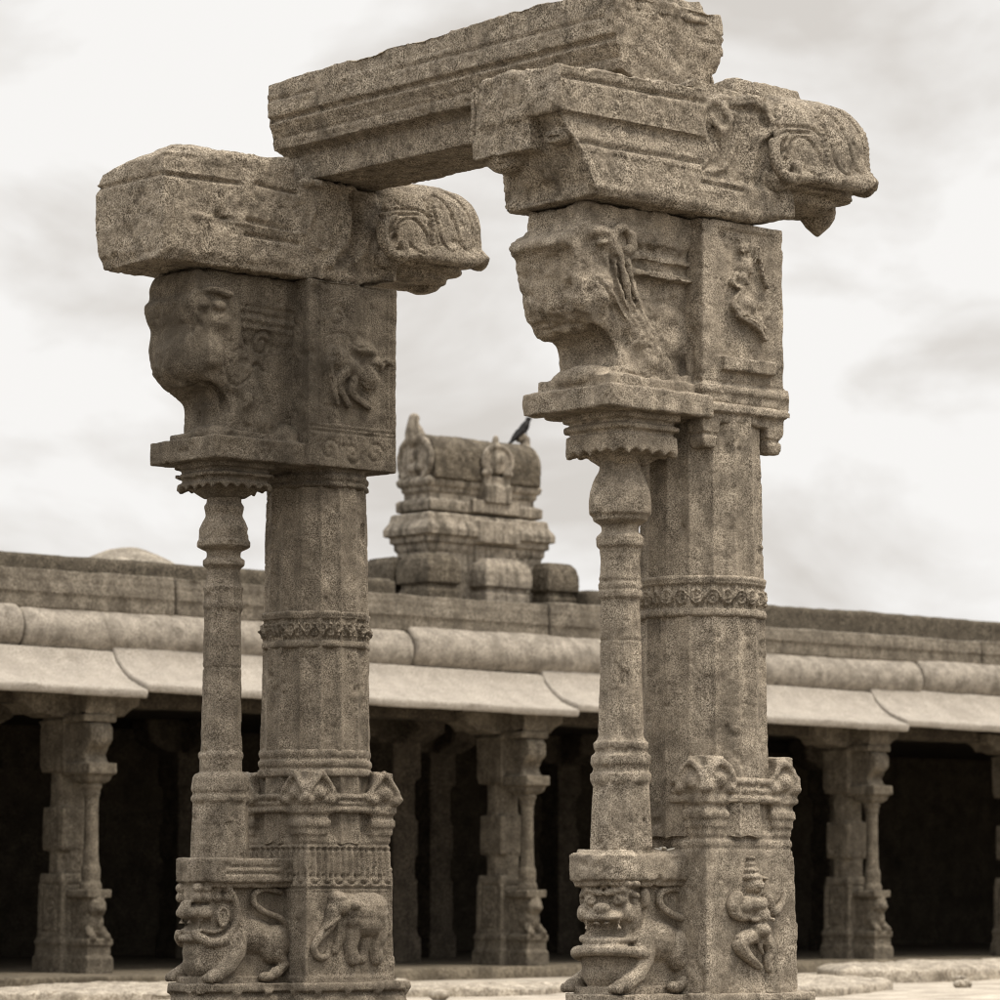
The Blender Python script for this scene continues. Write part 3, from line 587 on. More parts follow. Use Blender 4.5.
    finish(b, 'ledge', mlow, p, voxel=vx, amp=(.009, .006), carve=lc, seed=seed+5, smooth=2 if R_ else 1)
    # ---- colonnette
    b = MB(); r8 = math.pi/8
    if R_:
        b.lathe(uc, 0, [(.178, 1.2), (.172, 1.35), (.160, 1.60)], 8, r8)
        b.lathe(uc, 0, [(.155, 1.58), (.165, 1.60), (.165, 1.635), (.15, 1.645), (.15, 1.67), (.163, 1.69), (.160, 1.73), (.135, 1.75), (.148, 1.77), (.148, 1.80), (.128, 1.815), (.124, 1.83)], 20)
        b.lathe(uc, 0, [(.128, 1.82), (.113, 2.35), (.108, 2.58)], 8, r8)
        b.lathe(uc, 0, [(.105, 2.56), (.118, 2.57), (.118, 2.60), (.108, 2.605), (.117, 2.62), (.117, 2.64), (.107, 2.65), (.115, 2.67), (.108, 2.70), (.105, 2.76), (.112, 2.83), (.128, 2.845), (.130, 2.89), (.115, 2.905), (.098, 2.92), (.102, 2.955), (.12, 2.965), (.145, 2.98), (.148, 3.0), (.165, 3.015), (.168, 3.07), (.160, 3.14), (.135, 3.21), (.11, 3.25), (.105, 3.36)], 24)
    else:
        b.lathe(uc, 0, [(.182, 1.2), (.172, 1.5), (.166, 1.66)], 8, r8)
        b.lathe(uc, 0, [(.165, 1.54), (.178, 1.555), (.178, 1.58), (.166, 1.59), (.166, 1.60), (.176, 1.615), (.170, 1.69), (.155, 1.715), (.128, 1.72), (.128, 1.80), (.135, 1.81), (.135, 1.835), (.124, 1.845)], 20)
        b.lathe(uc+.005, 0, [(.127, 1.8), (.115, 2.6), (.115, 2.70)], 8, r8)
        b.lathe(uc+.01, 0, [(.112, 2.68), (.122, 2.70), (.122, 2.73), (.116, 2.74), (.116, 2.80), (.122, 2.82), (.108, 2.84), (.100, 2.88), (.095, 2.93), (.125, 2.955), (.125, 2.985), (.100, 3.0), (.102, 3.04), (.13, 3.05), (.160, 3.065), (.160, 3.095), (.150, 3.105), (.150, 3.17), (.128, 3.22), (.110, 3.25), (.118, 3.29), (.12, 3.31), (.105, 3.33), (.105, 3.40)], 24)
    def cc(P, Nn):
        a = np.arctan2(P[:, 1], P[:, 0]-uc); zz = P[:, 2]
        return -.003*np.cos(a*16)*((zz > 1.85) & (zz < 2.5)) - .006*np.exp(-((zz-2.34)/.006)**2)
    finish(b, 'colonnette', mlow, p, voxel=.0075, amp=(.004, .003), carve=cc, seed=seed+6)
    # ---- main shaft (sixteen sides) and its bands
    r16 = math.pi/16; sh = [(.350, 1.3), (.344, 2.0), (.332, 2.6), (.312, 3.58)] if R_ else [(.345, 1.3), (.338, 1.9), (.325, 2.6), (.305, 3.58)]
    sx0 = -.022 if R_ else 0; b = MB(); b.lathe(sx0, 0, [((r+(.016 if R_ else 0))*.985, z) for r, z in sh], 32, r16)
    def facets(P, Nn):      # sixteen slightly hollow faces with sharp arrises
        a = np.arctan2(P[:, 1], P[:, 0]-sx0)-r16; q = np.abs(((a*16/(2*math.pi))) % 1-.5)*2
        return -.016*(1-q**1.6)+.004*np.exp(-((1-q)/.12)**2)
    finish(b, 'shaft', mat if R_ else mlow, p, voxel=.0095, amp=(.005, .003), carve=facets, seed=seed+7, smooth=0)
    b = MB(); rb = .352 if R_ else .340; nb = 16 if R_ else 8
    b.lathe(sx0, 0, [(rb-.01, 2.475), (rb+.006, 2.485), (rb+.006, 2.505), (rb+.001, 2.51), (rb+.001, 2.67), (rb+.006, 2.675), (rb+.006, 2.69), (rb-.01, 2.70)], nb, r8 if nb == 8 else math.pi/16)
    def band(P, Nn):
        a = np.arctan2(P[:, 1], P[:, 0]); s = a*.34; t = P[:, 2]-2.585; k = .16 if R_ else .10
        ph = s/k; vine = np.abs(t-.035*np.sin(ph*2*math.pi)); cx = (np.floor(ph*2)+.5)/2*k; cz = -.012*np.sign(np.sin(ph*2*math.pi)); rr = np.hypot(s-cx, t-cz)
        m_ = (np.abs(t) < .064)*(np.hypot(P[:, 0], P[:, 1]) > .29)
        return 1.5*m_*(-.010+.016*np.exp(-(vine/.010)**2)+.013*np.exp(-((rr-.024)/.008)**2)+.012*np.exp(-(rr/.010)**2)+.004*np.cos(ph*2*math.pi*5))
    finish(b, 'scroll_band', mlow, p, voxel=.0065, amp=(.003, .003), carve=band, seed=seed+8)
    if not R_:
        b = MB(); q = .345; b.lathe(0, 0, [(q, 1.70), (q+.02, 1.71), (q+.02, 1.745), (q+.004, 1.75), (q+.004, 1.765), (q+.018, 1.77), (q+.018, 1.80), (q+.004, 1.805), (q+.004, 1.82), (q+.012, 1.83), (q+.012, 1.86), (q-.006, 1.87)], 8, r8)
        finish(b, 'foot_moulding', mlow, p, voxel=.009, amp=(.004, .003), seed=seed+9)
    # ---- capital block over the shaft
    hc = .312 if R_ else .345; b = MB(); z0 = 3.60 if R_ else 3.56; zt = 4.62 if R_ else 4.69
    b.box(-hc, hc, -hc, hc, z0, zt)
    if R_:
        for z1, o_ in ((3.545, .0), (3.60, .022), (3.66, .008), (3.70, .02)): b.sq(0, 0, [(hc+o_-.02, z1-.03), (hc+o_, z1-.02), (hc+o_, z1+.015), (hc-.02, z1+.03)])
        for sx in (-1, 1):
            for sy in (-1, 1): b.loft([[(sx*(hc-.065)+a*r, sy*(hc-.065)+c*r, z) for a, c in ((-1, -1), (1, -1), (1, 1), (-1, 1))] for r, z in ((.042, 3.38), (.048, 3.385), (.055, 3.43), (.055, 3.44), (.045, 3.445), (.045, 3.46), (.062, 3.465), (.066, 3.52), (.05, 3.53), (.05, 3.60))])
        b.box(-.19, .21, -hc-.045, -hc+.02, 3.80, 3.875, ty=0); b.box(hc-.02, hc+.035, -hc-.005, hc+.005, 3.62, 3.74)
    else:
        b.lathe(0, 0, [(.30, 3.44), (.335, 3.455), (.335, 3.475), (.315, 3.48), (.315, 3.49), (.338, 3.495), (.338, 3.525), (.32, 3.53), (.32, 3.58)], 8, r8)
    fv2 = -hc-.004
    def cap(P, Nn):
        u, z = P[:, 0], P[:, 2]; face = Nn[:, 1] < -.6; side = np.abs(Nn[:, 2]) < .5
        if R_:
            d = -.016*face*np.clip(1-np.maximum(np.abs(u-.02)/.24, 0)**6, 0, 1)*((z > 3.88) & (z < 4.58))
            L2 = [[(-.2, 3.74), (.3, 3.74)], [(-.2, 3.77), (.3, 3.77)]]
            return d - side*.008*np.exp(-((z-3.74)/.008)**2) - side*.010*np.clip(fbm(P, 7, 3, 8), -.1, 1)
        A = np.stack([u, z], 1); LN = [spiral(-.18+.18*k, 3.66, .075, .015, math.pi*k, 1.3, 20, (-1)**k) for k in range(3)]+[[(-.33, 3.775), (.33, 3.775)], [(-.33, 3.80), (.33, 3.80)], [(-.22, 3.93), (.12, 3.93)], [(-.22, 4.45), (-.22, 3.94)], bez([(-.2, 4.36), (-.05, 4.38), (.03, 4.30), (.14, 4.34)], 5)]+[spiral(-.12, 4.48, .08, .02, 0, 1.3)]
        return -.009*face*np.exp(-(gdist(A, LN)/.008)**2) - .012*face*np.exp(-(np.minimum(np.abs(u+.26), np.abs(u-.30))/.012)**2)*(z > 3.82) - .010*face*((np.abs(u-.02) < .26) & (z > 3.82))
    if R_:      # seated figure
        m = face_map(670, 200, 3.846, -hc, L, 0)
        def E4(cx, cy, rx, rz, d): u, z = m(cx, cy); b.ell((u, fv2+.012, z), (rx/3.846/131, d, rz/3.846/185))
        E4(285, 185, 26, 30, .05); E4(290, 255, 38, 42, .055); E4(280, 300, 26, 40, .05); E4(290, 400, 50, 48, .06); E4(270, 150, 24, 18, .035)
        def T4(pts, r): 
            P3 = [(m(x, y)[0], fv2-.015, m(x, y)[1]) for x, y in bez(pts, 4)]; b.tube(P3, list(np.interp(np.linspace(0, 1, len(P3)), np.linspace(0, 1, len(r)), [q/3.846/155 for q in r])))
        T4([(265, 440), (310, 465), (345, 500), (360, 530)], [20, 20, 16, 12]); T4([(260, 420), (240, 410), (250, 380), (275, 350)], [14, 12, 10, 10]); T4([(250, 290), (240, 320), (275, 340)], [12, 10, 9]); T4([(320, 230), (335, 180), (350, 280), (370, 340)], [7, 6, 6, 6])
    else:       # turned-back beast
        m = face_map(300, 160, 3.125, -hc+L, 0, 0)
        def E4(cx, cy, rx, rz, d, rot=0): u, z = m(cx, cy); b.ell((u, fv2+.014, z), (rx/3.125/128, d, rz/3.125/165), (0, rot, 0))
        E4(120, 620, 42, 40, .05); E4(160, 650, 50, 36, .055, .5); E4(215, 680, 36, 42, .065); E4(200, 590, 42, 28, .05); E4(240, 640, 22, 26, .07); E4(268, 632, 20, 10, .05); E4(232, 610, 10, 30, .045)
        def T4(pts, r): 
            P3 = [(m(x, y)[0], fv2-.008, m(x, y)[1]) for x, y in bez(pts, 4)]; b.tube(P3, list(np.interp(np.linspace(0, 1, len(P3)), np.linspace(0, 1, len(r)), [q/3.125/150 for q in r])))
        T4([(140, 660), (115, 700), (130, 730), (150, 770)], [18, 14, 11, 9]); T4([(165, 690), (160, 730), (215, 775)], [16, 12, 9]); T4([(110, 600), (90, 640), (100, 700), (115, 760)], [16, 13, 10, 8])
    finish(b, 'capital_block', mat, p, voxel=.009, amp=(.008, .004), carve=cap, seed=seed+10)
    # ---- plinth of the bracket and scalloped drip below
    b = MB(); a0 = -1.03; hv = .335 if R_ else .315; zp = (3.535, 3.655) if R_ else (3.555, 3.69)
    b.box(a0, -hc+.05, -hv, hv, *zp)
    if R_:
        for (x, y, sx, sy) in ((a0+.0, -hv, -1, -1),): b.loft([[(x+.10, y-.005, 3.555), (x-.005, y+.10, 3.555), (x+.05, y+.05, 3.555)], [(x+.02, y-.012, 3.60), (x-.012, y+.02, 3.60), (x+.05, y+.05, 3.60)], [(x+.005, y+.0, 3.66), (x, y+.005, 3.66), (x+.05, y+.05, 3.64)]])
        b.box(a0+.06, -hc, -hv+.06, hv-.06, 3.64, 3.72); b.box(a0+.14, -hc, -hv+.10, hv-.10, 3.70, 3.765)
        b.ell((a0+.14, -.0, 3.72), (.12, .22, .07))
    else:
        b.box(a0+.09, -hc, -hv+.07, hv-.07, 3.68, 3.74); b.ell((a0+.18, -.05, 3.73), (.1, .2, .05)); b.ell((-.42, -.18, 3.72), (.12, .11, .09)); b.ell((-.50, -.14, 3.74), (.1, .1, .06))
    def pc(P, Nn):
        if R_: return -.012*np.clip(fbm(P, 9, 3, 21), -.2, 1)
        A = np.stack([P[:, 0], P[:, 2]], 1); s = np.where(np.abs(Nn[:, 0]) > .6, P[:, 1], P[:, 0])
        return -.006*np.exp(-(gdist(np.stack([s, P[:, 2]], 1), [spiral(-.9+.24*k, 3.625, .04, .012, 0, 1, 14) for k in range(3)])/.008)**2)
    finish(b, 'bracket_plinth', mat, p, voxel=vx, amp=(.009, .005), carve=pc, seed=seed+11)
    b = MB(); hs = .242 if R_ else .232; zb, z1 = (3.285, 3.54) if R_ else (3.365, 3.56)
    ch_ = .06
    def oct_(h, c): return [(-h, -h+c), (-h+c, -h), (h-c, -h), (h, -h+c), (h, h-c), (h-c, h), (-h+c, h), (-h, h-c)]
    nt_ = 4
    def rim(h, z, c, dep=0):      # octagonal rim walked in fine steps; dep scallops its lower edge
        P8 = oct_(h, c); o = []
        for i in range(8):
            p, q = P8[i], P8[(i+1) % 8]; long_ = i % 2 == 1; n = 30 if long_ else 6
            for k in range(n):
                t = k/n; sc_ = abs(math.sin(math.pi*t*nt_))**.7 if long_ else abs(math.sin(math.pi*t))
                o.append((uc+.015+p[0]+(q[0]-p[0])*t, p[1]+(q[1]-p[1])*t, z+dep*sc_))
        return o
    b.loft([rim(.10, zb-.01, .03), rim(.15, zb+.03, .04), rim(hs-.055, zb+.045, .05), rim(hs-.03, zb+.03, ch_, .03), rim(hs-.008, zb+.018, ch_, .036), rim(hs, zb+.030, ch_, .030), rim(hs-.004, z1-.12, ch_), rim(hs-.022, z1-.115, ch_), rim(hs-.022, z1-.095, ch_), rim(hs+.006, z1-.088, ch_), rim(hs+.006, z1-.065, ch_), rim(hs-.018, z1-.06, ch_), rim(hs-.018, z1-.04, ch_), rim(hs+.010, z1-.033, ch_), rim(hs+.010, z1+.01, ch_)])
    finish(b, 'scalloped_cornice', mat, p, voxel=.0085, amp=(.006, .004), seed=seed+12)
    # ---- scroll bracket, shaped as a beaked beast
    b = MB(); zt2 = zt
    b.box(-.70, -hc+.04, -.18, .18, 3.66, zt2)
    zz = 0 if R_ else .03
    if R_:
        b.box(-1.09, -.3, -.23, .23, 4.44, zt2); b.box(-.8, -.3, -.20, .20, 4.3, zt2)
        S_ = plist([(557, 384), (557, 372), (555, 354), (546, 343), (533, 336), (525, 322), (519, 305), (517, 290), (516, 276), (512, 262), (503, 252), (505, 246), (514, 240), (522, 236), (528, 228)], .24, 0)
        neck = plist([(551, 384), (557, 372), (555, 352), (546, 341)], .13, 0)
    else:
        b.box(-1.02, -.3, -.22, .22, 4.50, zt2); b.box(-.8, -.3, -.195, .195, 4.3, zt2)
        S_ = plist([(181, 432), (181, 416), (178, 405), (172, 399), (160, 389), (152, 379), (147, 362), (146, 348), (148, 333), (145, 326), (143, 318), (141, 312), (142, 305), (147, 302), (147, 288), (152, 276)], 3.31+.24, 0)
        neck = plist([(170, 428), (181, 418), (181, 412), (176, 402)], 3.31+.13, 0)
    back = [(-.78, 4.50), (-.76, 4.32), (-.68, 4.14), (-.60, 3.97), (-.49, 3.82), (-.43, 3.72), (-.42, 3.66)]
    cav = [(-.80, 3.66), (-.74, 3.76), (-.68, 3.84), (-.66, 3.92), (-.70, 3.99+zz), (-.80, 3.99+zz), (-.92, 3.965+zz)]
    b.prism_y([(S_[0][0], 3.66)]+S_+back, -.235, .235)
    b.ell((-.99, 0, 4.18), (.16, .305, .19)); b.ell((-.93, 0, 4.38), (.16, .275, .12)); b.ell((-1.0, 0, 4.10+zz), (.14, .30, .10)); b.ell((-.74, 0, 3.92), (.11, .285, .14), (0, .6, 0)); b.ell((-.78, 0, 3.98), (.12, .265, .16), (0, .5, 0)); b.ell((-.62, 0, 3.80), (.15, .265, .13))
    b.ell((S_[0][0]+.10, 0, 3.71), (.14, .24, .05))
    b = soften(b, .012, 9 if R_ else 14)
    if R_:
        for z in (4.30, 4.385): b.box(-.80, -.3, -.245, .245, z-.035, z+.0) if z < 4.35 else b.box(-.80, -.3, -.225, .225, z-.03, z)
        for k, dx in enumerate((0, .05, .10, .15)):
            b.tube(bez([(-.98+dx, -.245, 4.40-dx*.3), (-.97+dx*1.1, -.262, 4.27), (-.93+dx*1.1, -.262, 4.15), (-.83+dx, -.25, 4.03), (-.70+dx*.8, -.235, 3.92), (-.60+dx*.75, -.228, 3.82), (-.50+dx*.6, -.225, 3.75)], 5), [.014, .016, .018, .018, .018, .016, .014][k % 3])
        for k in range(7): b.ell((-1.12+.003*k, -.225, 4.30-.036*k), (.020, .020, .016))
        b.tube(bez([(-1.12, -.20, 4.43), (-1.04, -.25, 4.46), (-.97, -.275, 4.44), (-.93, -.285, 4.37)], 4), .030); b.ell((-1.0, -.255, 4.41), (.045, .035, .03))
        b.tube(bez([(-.95, -.27, 4.43), (-.88, -.275, 4.50), (-.80, -.26, 4.47), (-.78, -.25, 4.40), (-.83, -.26, 4.38)], 5), .022)
    else:
        for z, r in ((4.47, .020), (4.415, .022), (4.365, .018)): b.tube([(-.80, -.20, z+.01), (-.32, -.185, z)], r)
        b.ell((-1.06, -.2, 4.47), (.06, .06, .05)); b.ell((-.95, -.24, 4.47), (.05, .03, .03)); b.tube(bez([(-1.1, -.2, 4.54), (-1.0, -.25, 4.56), (-.88, -.26, 4.54)], 4), .022)
        for k, dx in enumerate(()): b.tube(bez([(-.92+dx, -.262, 4.22), (-.84+dx, -.262, 4.14), (-.76+dx, -.25, 4.02), (-.66+dx*.9, -.245, 3.88), (-.54+dx*.8, -.24, 3.78)], 5), .013)
    def sc2(P, Nn):
        u, z = P[:, 0], P[:, 2]; A = np.stack([u, z], 1); s = np.abs(Nn[:, 1]) > .35
        und = .07*np.clip(-Nn[:, 0]*1.3, 0, 1)*np.exp(-(((z-(3.90 if R_ else 3.93))/.09)**2))*(u < -.75)*np.clip(1.25-np.abs(P[:, 1])/.24, 0, 1)+.055*np.exp(-(((u+.92)/.13)**2+((z-(3.90 if R_ else 3.93))/.075)**2))*(P[:, 1] < -.12)
        LN = ([bez([(-1.05, 4.2), (-.95, 4.1), (-.9, 4.05)], 4) for k in range(1)] if R_ else
              [bez([(-.93, 4.2), (-.84, 4.02), (-.72, 4.05), (-.62, 4.16), (-.56, 4.12)], 4), bez([(-.72, 4.5), (-.75, 4.35), (-.70, 4.2)], 4), spiral(-.58, 4.28, .09, .02, 0, 1.4)])
        return -und - s*.016*np.exp(-(gdist(A, LN)/.009)**2) - (.026 if R_ else .005)*np.clip(fbm(P, 12, 3, 13), -.5, 1)
    finish(b, 'beast_bracket', mat, p, voxel=.009, amp=(.010, .005) if R_ else (.006, .003), carve=sc2, smooth=2, seed=seed+13)
    return p
build_pillar('R'); build_pillar('L')

# ------------------------------------------------------------------ beams
def rrect(x0, x1, hb, n=3.6, k=40, rx=None):
    cx = (x0+x1)/2; a = (x1-x0)/2; o = []
    for j in range(k):
        t = 2*math.pi*j/k; c, s = math.cos(t), math.sin(t); o.append((cx+a*math.copysign(abs(c)**(2/n), c), hb*math.copysign(abs(s)**(2/n), s)))
    return o
def hood(b, top, dz=0):
    prof = [(1.06, .36, 4.855), (1.12, .425, 4.835), (1.145, .452, 4.855), (1.15, .46, 4.885), (1.13, .445, 4.92), (1.11, .42, 4.96), (1.11, .41, 5.04), (1.115, .40, 5.12), (1.11, .38, 5.20), (1.08, .35, 5.28), (1.0, .31, 5.345), (.86, .25, 5.385), (.65, .12, 5.40)]
    rings = []
    for xm, hb, z in prof:
        x0 = .16 if z < 5.3 else .2; ring_ = []
        for j, (x, y) in enumerate(rrect(x0, xm, hb)):
            t = 2*math.pi*j/40; w_ = max(0, 1-(z-4.84)/.09); ring_.append((x, y, z+dz+.10*(x-.25)*(1-.6*(z-4.86)/.5)+.022*w_*math.cos(t*7)))
        rings.append(ring_)
    b.loft(rings)
    for sv in (-1, 1): b.tube([(x, sv*y, z+dz) for x, y, z in bez([(.30, .38, 5.16), (.20, .40, 5.08), (.19, .415, 4.97), (.25, .43, 4.89), (.33, .435, 4.90), (.33, .435, 4.96)], 5)], .034)
def hood_carve(P, Nn, bx=0):
    u, v, z = P[:, 0], P[:, 1], P[:, 2]; zz = z-.10*(u-.25)
    # unrolled coordinate round the hood
    s = np.where(np.abs(v) > .27, u, 1.15+.3-np.abs(v)); on = (u > .12)
    A = np.stack([s, zz], 1); LN = []
    LN.append(bez([(.30, 4.99), (.36, 5.10), (.46, 5.12), (.55, 5.02), (.55, 4.92), (.50, 4.90), (.42, 4.95)], 5))
    LN.append(bez([(.60, 5.24), (.68, 5.28), (.76, 5.20), (.80, 5.08), (.82, 4.96), (.76, 4.92), (.70, 4.94), (.66, 5.02), (.64, 5.14), (.60, 5.24)], 4))
    LN.append(bez([(.84, 4.95), (.90, 4.93), (.95, 4.98), (.94, 5.12), (.88, 5.24), (.78, 5.32)], 4)); LN.append(bez([(.10, 5.14), (.3, 5.18), (.5, 5.18), (.58, 5.14)], 5)); LN.append(bez([(.12, 5.10), (.3, 5.145), (.5, 5.15)], 5))
    LN.append(bez([(1.12, 5.25), (1.14, 5.1), (1.16, 4.97), (1.24, 4.93), (1.32, 5.0)], 5)); LN.append(bez([(.22, 4.93), (.26, 5.02), (.34, 5.06)], 4))
    d = -.020*np.exp(-(gdist(A, LN)/.0085)**2)*on*(zz > 4.89)
    for s0 in (.605, 1.02):
        bead = np.abs(((zz)/.030) % 1-.5)*2; d = d + (.018 if s0 < 1 else .006)*np.exp(-((s-s0)/.015)**2)*(1-bead)*((zz > 4.93) & (zz < 5.22))*on - .014*np.exp(-((np.abs(s-s0)-.028)/.008)**2)*((zz > 4.93) & (zz < 5.25))*on
    return d
def volutes(b, L_):
    for sv in (-1, 1):
        y = sv*.335
        b.tube([(x, y, z) for x, z in bez([(-.28, 5.22), (-.20, 5.25), (-.12, 5.22), (-.11, 5.14), (-.17, 5.10), (-.22, 5.14)], 5)], .028)
        b.tube([(x, y, z) for x, z in bez([(-.05, 5.27), (.06, 5.30), (.16, 5.28), (.22, 5.20)], 5)], .035)
        b.tube([(x, y, z) for x, z in bez([(-.02, 5.2), (-.06, 5.05), (-.12, 4.92), (-.24, 4.86)], 5)], .022)
        b.tube([(x, y-sv*.01, z) for x, z in bez([(.04, 5.2), (.03, 5.02), (-.03, 4.88), (-.14, 4.80)], 5)], .022)
        b.tube([(x, y, z) for x, z in bez([(.25, 5.16), (.14, 5.10), (.08, 4.98), (.05, 4.86)], 5)], .03)
def underside(b, b0):
    b.loft([[(x, y, z) for x, y in rrect(.1, xm, hb, 3)] for xm, hb, z in ((1.0, .30, 4.86), (1.05, .345, 4.87), (1.05, .33, 4.90), (1.07, .35, 4.95))])
    b.loft([[(x, y, z) for x, y in rrect(.1, xm, hb, 3)] for xm, hb, z in ((.93, .20, 4.80), (.97, .25, 4.815), (.98, .27, 4.88))])

def top_rough(zlim, seed, a=.05):
    def f(P, Nn): return -a*np.clip(fbm(P, 2.2, 4, seed), -.15, 1)*(Nn[:, 2] > .4)*(P[:, 2] > zlim) 
    return f
# right (near) beam
bR = empty('bracket_beam', (0, 0, 4.62)); tag(bR, 'moulded bracket beam on the dancer pillar, with broken left end and lotus hood', 'beam', 'bracket beams on the carved pillars')
def bfin(mb, name, par, z0, mat='beam', **k):
    yo = par.location[1]; mb.v = [(x, y, z-z0) for x, y, z in mb.v]
    if 'carve' in k and k['carve'] is not None:
        f = k['carve']; k['carve'] = lambda P, Nn: f(P+np.array([0, 0, z0]), Nn)
    return finish(mb, name, M[mat], par, **k)
b = MB()
b.box(-1.36, -.28, -.352, .352, 5.045, 5.30); b.box(-.7, -.28, -.352, .352, 5.1, 5.31); b.box(-1.345, -1.05, -.10, .345, 4.88, 5.1); b.ell((-1.24, -.24, 4.93), (.10, .09, .05)); b.ell((-1.19, .2, 4.88), (.14, .15, .08))
sec = [(-.322, 5.06), (-.325, 5.02), (-.355, 4.86), (-.348, 4.85), (-.372, 4.67), (-.345, 4.63), (.345, 4.63), (.372, 4.67), (.348, 4.85), (.355, 4.86), (.325, 5.02), (.322, 5.06)]
b.loft([[(-1.085-(z-4.63)*(.60 if y < 0 else .25), y, z) for y, z in sec], [(-.26, y, z) for y, z in sec]]); b.box(-1.13, -1.0, -.32, .32, 4.63, 4.68)
sec2 = [(-.335, 5.30), (-.335, 4.84), (-.36, 4.82), (-.365, 4.66), (-.34, 4.625), (.34, 4.625), (.365, 4.66), (.36, 4.82), (.335, 4.84), (.335, 5.30)]
b.prism_x(sec2, -.28, .10); b.loft([[(.08, y, z) for y, z in sec2], [(.42, y*.93, max(z, 4.70) if z < 4.8 else z) for y, z in sec2]])
b.box(-.3, .25, -.30, .30, 5.28, 5.36); volutes(b, 0)
def cR(P, Nn):
    u, z = P[:, 0], P[:, 2]; A = np.stack([u, z], 1); face = np.abs(Nn[:, 1]) > .5
    LN = [[(-1.33, 5.225), (-.35, 5.235)], [(-1.2, 4.90), (-.3, 4.905)], bez([(-.26, 5.12), (-.20, 5.02), (-.22, 4.92), (-.3, 4.87)], 4), bez([(-.22, 5.10), (-.15, 5.0), (-.17, 4.9)], 4), [(-.30, 4.80), (-.0, 4.79)]]
    end = (Nn[:, 0] < -.5)
    return -.022*face*np.exp(-(gdist(A, LN)/.011)**2) - .06*end*np.clip(fbm(P, 4.5, 4, 3), -.5, 1) - .05*np.clip(fbm(P, 2.4, 4, 8), -.1, 1)*(Nn[:, 2] > .3)*(z > 5.2) - .035*np.clip(fbm(P, 6, 3, 18), .1, 1)*(z > 5.22)
bfin(b, 'beam_body', bR, 4.62, voxel=.011, amp=(.012, .006), carve=cR, seed=80)
b = MB(); hood(b, 0); bfin(b, 'lotus_hood', bR, 4.62, voxel=.0085, amp=(.007, .004), carve=hood_carve, seed=81)
b = MB(); underside(b, 0); bfin(b, 'hood_underplate', bR, 4.62, voxel=.011, amp=(.010, .005), seed=82)
b = MB(); b.lathe(.96, 0, [(.09, 4.90), (.10, 4.865), (.108, 4.84), (.10, 4.80), (.068, 4.755), (.032, 4.72), (.008, 4.70)], 20); bfin(b, 'bud_pendant', bR, 4.62, voxel=.008, amp=(.004, .003), seed=83)
b = MB(); b.box(.05, .62, -.24, .24, 5.36, 5.45, tx=.03, ty=.03); bfin(b, 'top_pad', bR, 4.62, voxel=.011, amp=(.014, .008), seed=84)

# left (far) beam
bL = empty('bracket_beam', (0, 3.31, 4.69)); tag(bL, 'rough blocky stone bracket beam on the elephant pillar, with a drooping lotus hood', 'beam', 'bracket beams on the carved pillars')
b = MB()
b.loft([[(-1.43, -.30, 4.69), (-.2, -.335, 4.69), (-.2, .335, 4.69), (-1.36, .33, 4.70)], [(-1.42, -.335, 4.76), (-.2, -.34, 4.76), (-.2, .34, 4.76), (-1.40, .34, 4.78)], [(-1.42, -.34, 4.95), (-.2, -.345, 4.95), (-.2, .345, 4.95), (-1.41, .345, 4.93)], [(-1.41, -.33, 5.22), (-.2, -.335, 5.22), (-.2, .335, 5.22), (-1.42, .345, 5.22)]])
b.loft([[(-1.41, -.325, 5.20), (-.42, -.33, 5.20), (-.42, .33, 5.20), (-1.42, .34, 5.2)], [(-1.41, -.32, 5.33), (-.42, -.325, 5.35), (-.42, .30, 5.35), (-1.40, .31, 5.28)], [(-1.32, -.28, 5.385), (-.46, -.30, 5.41), (-.46, .2, 5.38), (-1.1, .2, 5.42)]])
b.tube([(-1.2, -.338, 4.97), (-.35, -.338, 4.95)], .018); b.ell((-.9, -.33, 4.99), (.12, .03, .035)); b.ell((-1.0, -.1, 5.38), (.28, .2, .05))
b.box(-.45, .22, -.325, .325, 5.1, 5.275); secL = [(-.335, 5.26), (-.34, 4.9), (-.33, 4.72), (-.31, 4.69), (.31, 4.69), (.33, 4.72), (.34, 4.9), (.335, 5.26)]
b.prism_x(secL, -.22, .10); b.loft([[(.08, y, z) for y, z in secL], [(.40, y*.93, max(z, 4.75) if z < 4.8 else z) for y, z in secL]])
for sv in (-1, 1):
    y = sv*.335
    for k in range(5): b.ell((-.34+.085*k, y*.99, 5.275), (.05, .035, .03))
    b.tube([(x, y, z) for x, z in bez([(-.05, 5.2), (-.03, 5.05), (-.07, 4.9), (-.16, 4.80)], 5)], .035); b.tube([(x, y, z) for x, z in bez([(-.28, 5.1), (-.32, 5.0), (-.28, 4.90), (-.2, 4.88), (-.17, 4.96), (-.22, 5.02)], 5)], .022)
    b.tube([(x, y, z) for x, z in bez([(.25, 5.02), (.2, 5.05), (.14, 5.0), (.10, 4.9), (.03, 4.84)], 5)], .028)
def cL(P, Nn):
    u, z = P[:, 0], P[:, 2]; A = np.stack([u, z], 1); face = np.abs(Nn[:, 1]) > .5; end = Nn[:, 0] < -.5; At = np.stack([P[:, 1], z], 1)
    LN = [[(-1.4, 5.19), (-.85, 5.20)], [(-.72, 5.22), (-.42, 5.20)], [(-.8, 4.90), (-.4, 4.89)], [(-.8, 4.99), (-.45, 4.97)], bez([(.03, 5.22), (.05, 5.08), (.02, 4.92), (-.08, 4.82)], 5)]
    g1 = gdist(A, LN[:4]); g2 = gdist(A, LN[4:])
    return -.028*face*np.exp(-(g1/.013)**2) - .06*face*np.exp(-(g2/.035)**2) - .02*end*np.exp(-((z-5.19)/.012)**2) - .03*np.clip(fbm(P, 4, 4, 33), .0, 1) - .06*np.clip(fbm(P, 2.0, 4, 38), -.1, 1)*(z > 5.3) - .05*np.exp(-(((u+.98)/.06)**2+((z-4.97)/.035)**2))*face
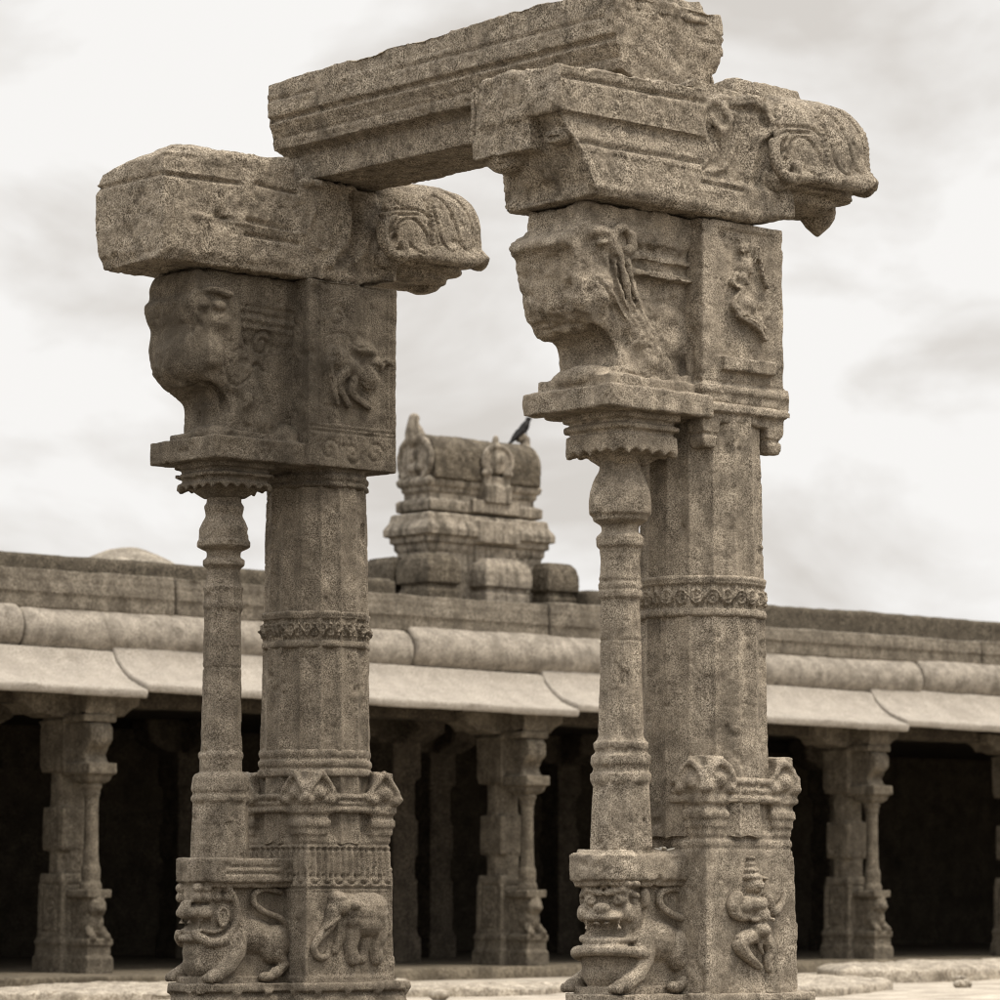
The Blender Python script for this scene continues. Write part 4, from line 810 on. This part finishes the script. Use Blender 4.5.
bfin(b, 'beam_body', bL, 4.69, voxel=.011, amp=(.012, .007), carve=cL, seed=90)
b = MB(); hood(b, 0, -.0); b.v = [(x*1.03, y, z) for x, y, z in b.v]; bfin(b, 'lotus_hood', bL, 4.69, voxel=.0085, amp=(.007, .004), carve=hood_carve, seed=91)
b = MB(); underside(b, 0); bfin(b, 'hood_underplate', bL, 4.69, voxel=.011, amp=(.010, .005), seed=92)
b = MB(); b.lathe(.86, 0, [(.11, 4.88), (.13, 4.85), (.125, 4.815), (.10, 4.785), (.05, 4.765)], 20); bfin(b, 'bud_pendant', bL, 4.69, voxel=.008, amp=(.005, .003), seed=93)

# cross beam
X = empty('cross_beam', (0, 1.75, 5.29)); tag(X, 'long broken stone lintel lying across the tops of both bracket beams', 'beam')
def sect(u0, u1, top): return [(u0, top), (u0-.005, 5.70), (u0+.012, 5.685), (u0+.012, 5.67), (u0, 5.66), (u0+.035, 5.60), (u0+.05, 5.50), (u0+.13, 5.475), (u0+.13, 5.44), (u0+.14, 5.43), (u0+.145, 5.30), (u1-.145, 5.30), (u1-.14, 5.43), (u1-.13, 5.475), (u1-.05, 5.50), (u1-.035, 5.60), (u1, 5.66), (u1, top)]
b = MB(); st = []
for v, top, u0 in ((.20, 5.93, -.43), (.8, 5.97, -.43), (1.4, 5.95, -.43), (2.2, 5.94, -.43), (3.26, 5.91, -.43)): st.append([(x, v-1.75, z-5.29) for x, z in sect(u0, .41, top)])
b.loft(st)
def cX(P, Nn):
    z = P[:, 2]+5.29; face = np.abs(Nn[:, 0]) > .35; endn = Nn[:, 1] < -.5; u = P[:, 0]
    near = endn*(-.035*np.clip(fbm(P, 4.5, 4, 5), -.3, 1))
    nib = -.045*np.clip(fbm(P, 3.2, 4, 15), .0, 1)*(z > 5.84)
    return -.014*face*np.exp(-((z-5.80)/.009)**2)*(fbm(P, 1.3, 2, 6) > -.3) - .026*face*np.exp(-((z-5.675)/.011)**2) - .018*face*np.exp(-((z-5.455)/.010)**2) - .012*face*np.exp(-((z-5.57)/.009)**2) + near + nib - .02*np.clip(fbm(P, 9, 3, 25), .15, 1)
finish(b, 'beam_body', M['beam'], X, voxel=.011, amp=(.010, .006), carve=cX, seed=99)
b = MB(); b.box(-.25, .33, -.10, .55, .55, .70, tx=.04, ty=.05); 
b.v = [(x, y-1.45, z+.01) for x, y, z in b.v]; finish(b, 'rubble_top', M['beam'], X, voxel=.013, amp=(.03, .012), scale=(4, 14), smooth=3, seed=101, carve=lambda P, Nn: -.07*np.clip(fbm(P, 3, 3, 4), 0, 1)*(Nn[:, 2] > .2))

# dried flower left on the ledge of the near pillar
pf = onv(668, 856, -.10)
q = empty('dried_flower', (-.36, -.09, 1.225)); tag(q, 'tiny pale dried flower lying on the ledge of the dancer pillar', 'flower')
for a in range(5):
    b = MB(); an = a*1.27; b.ell((.03*math.cos(an), .03*math.sin(an), .012+.006*(a % 2)), (.030, .014, .007), (0, -.3, an)); finish(b, 'petal', M['petal'], q, voxel=.003, amp=(.001, .001), scale=(20, 60))
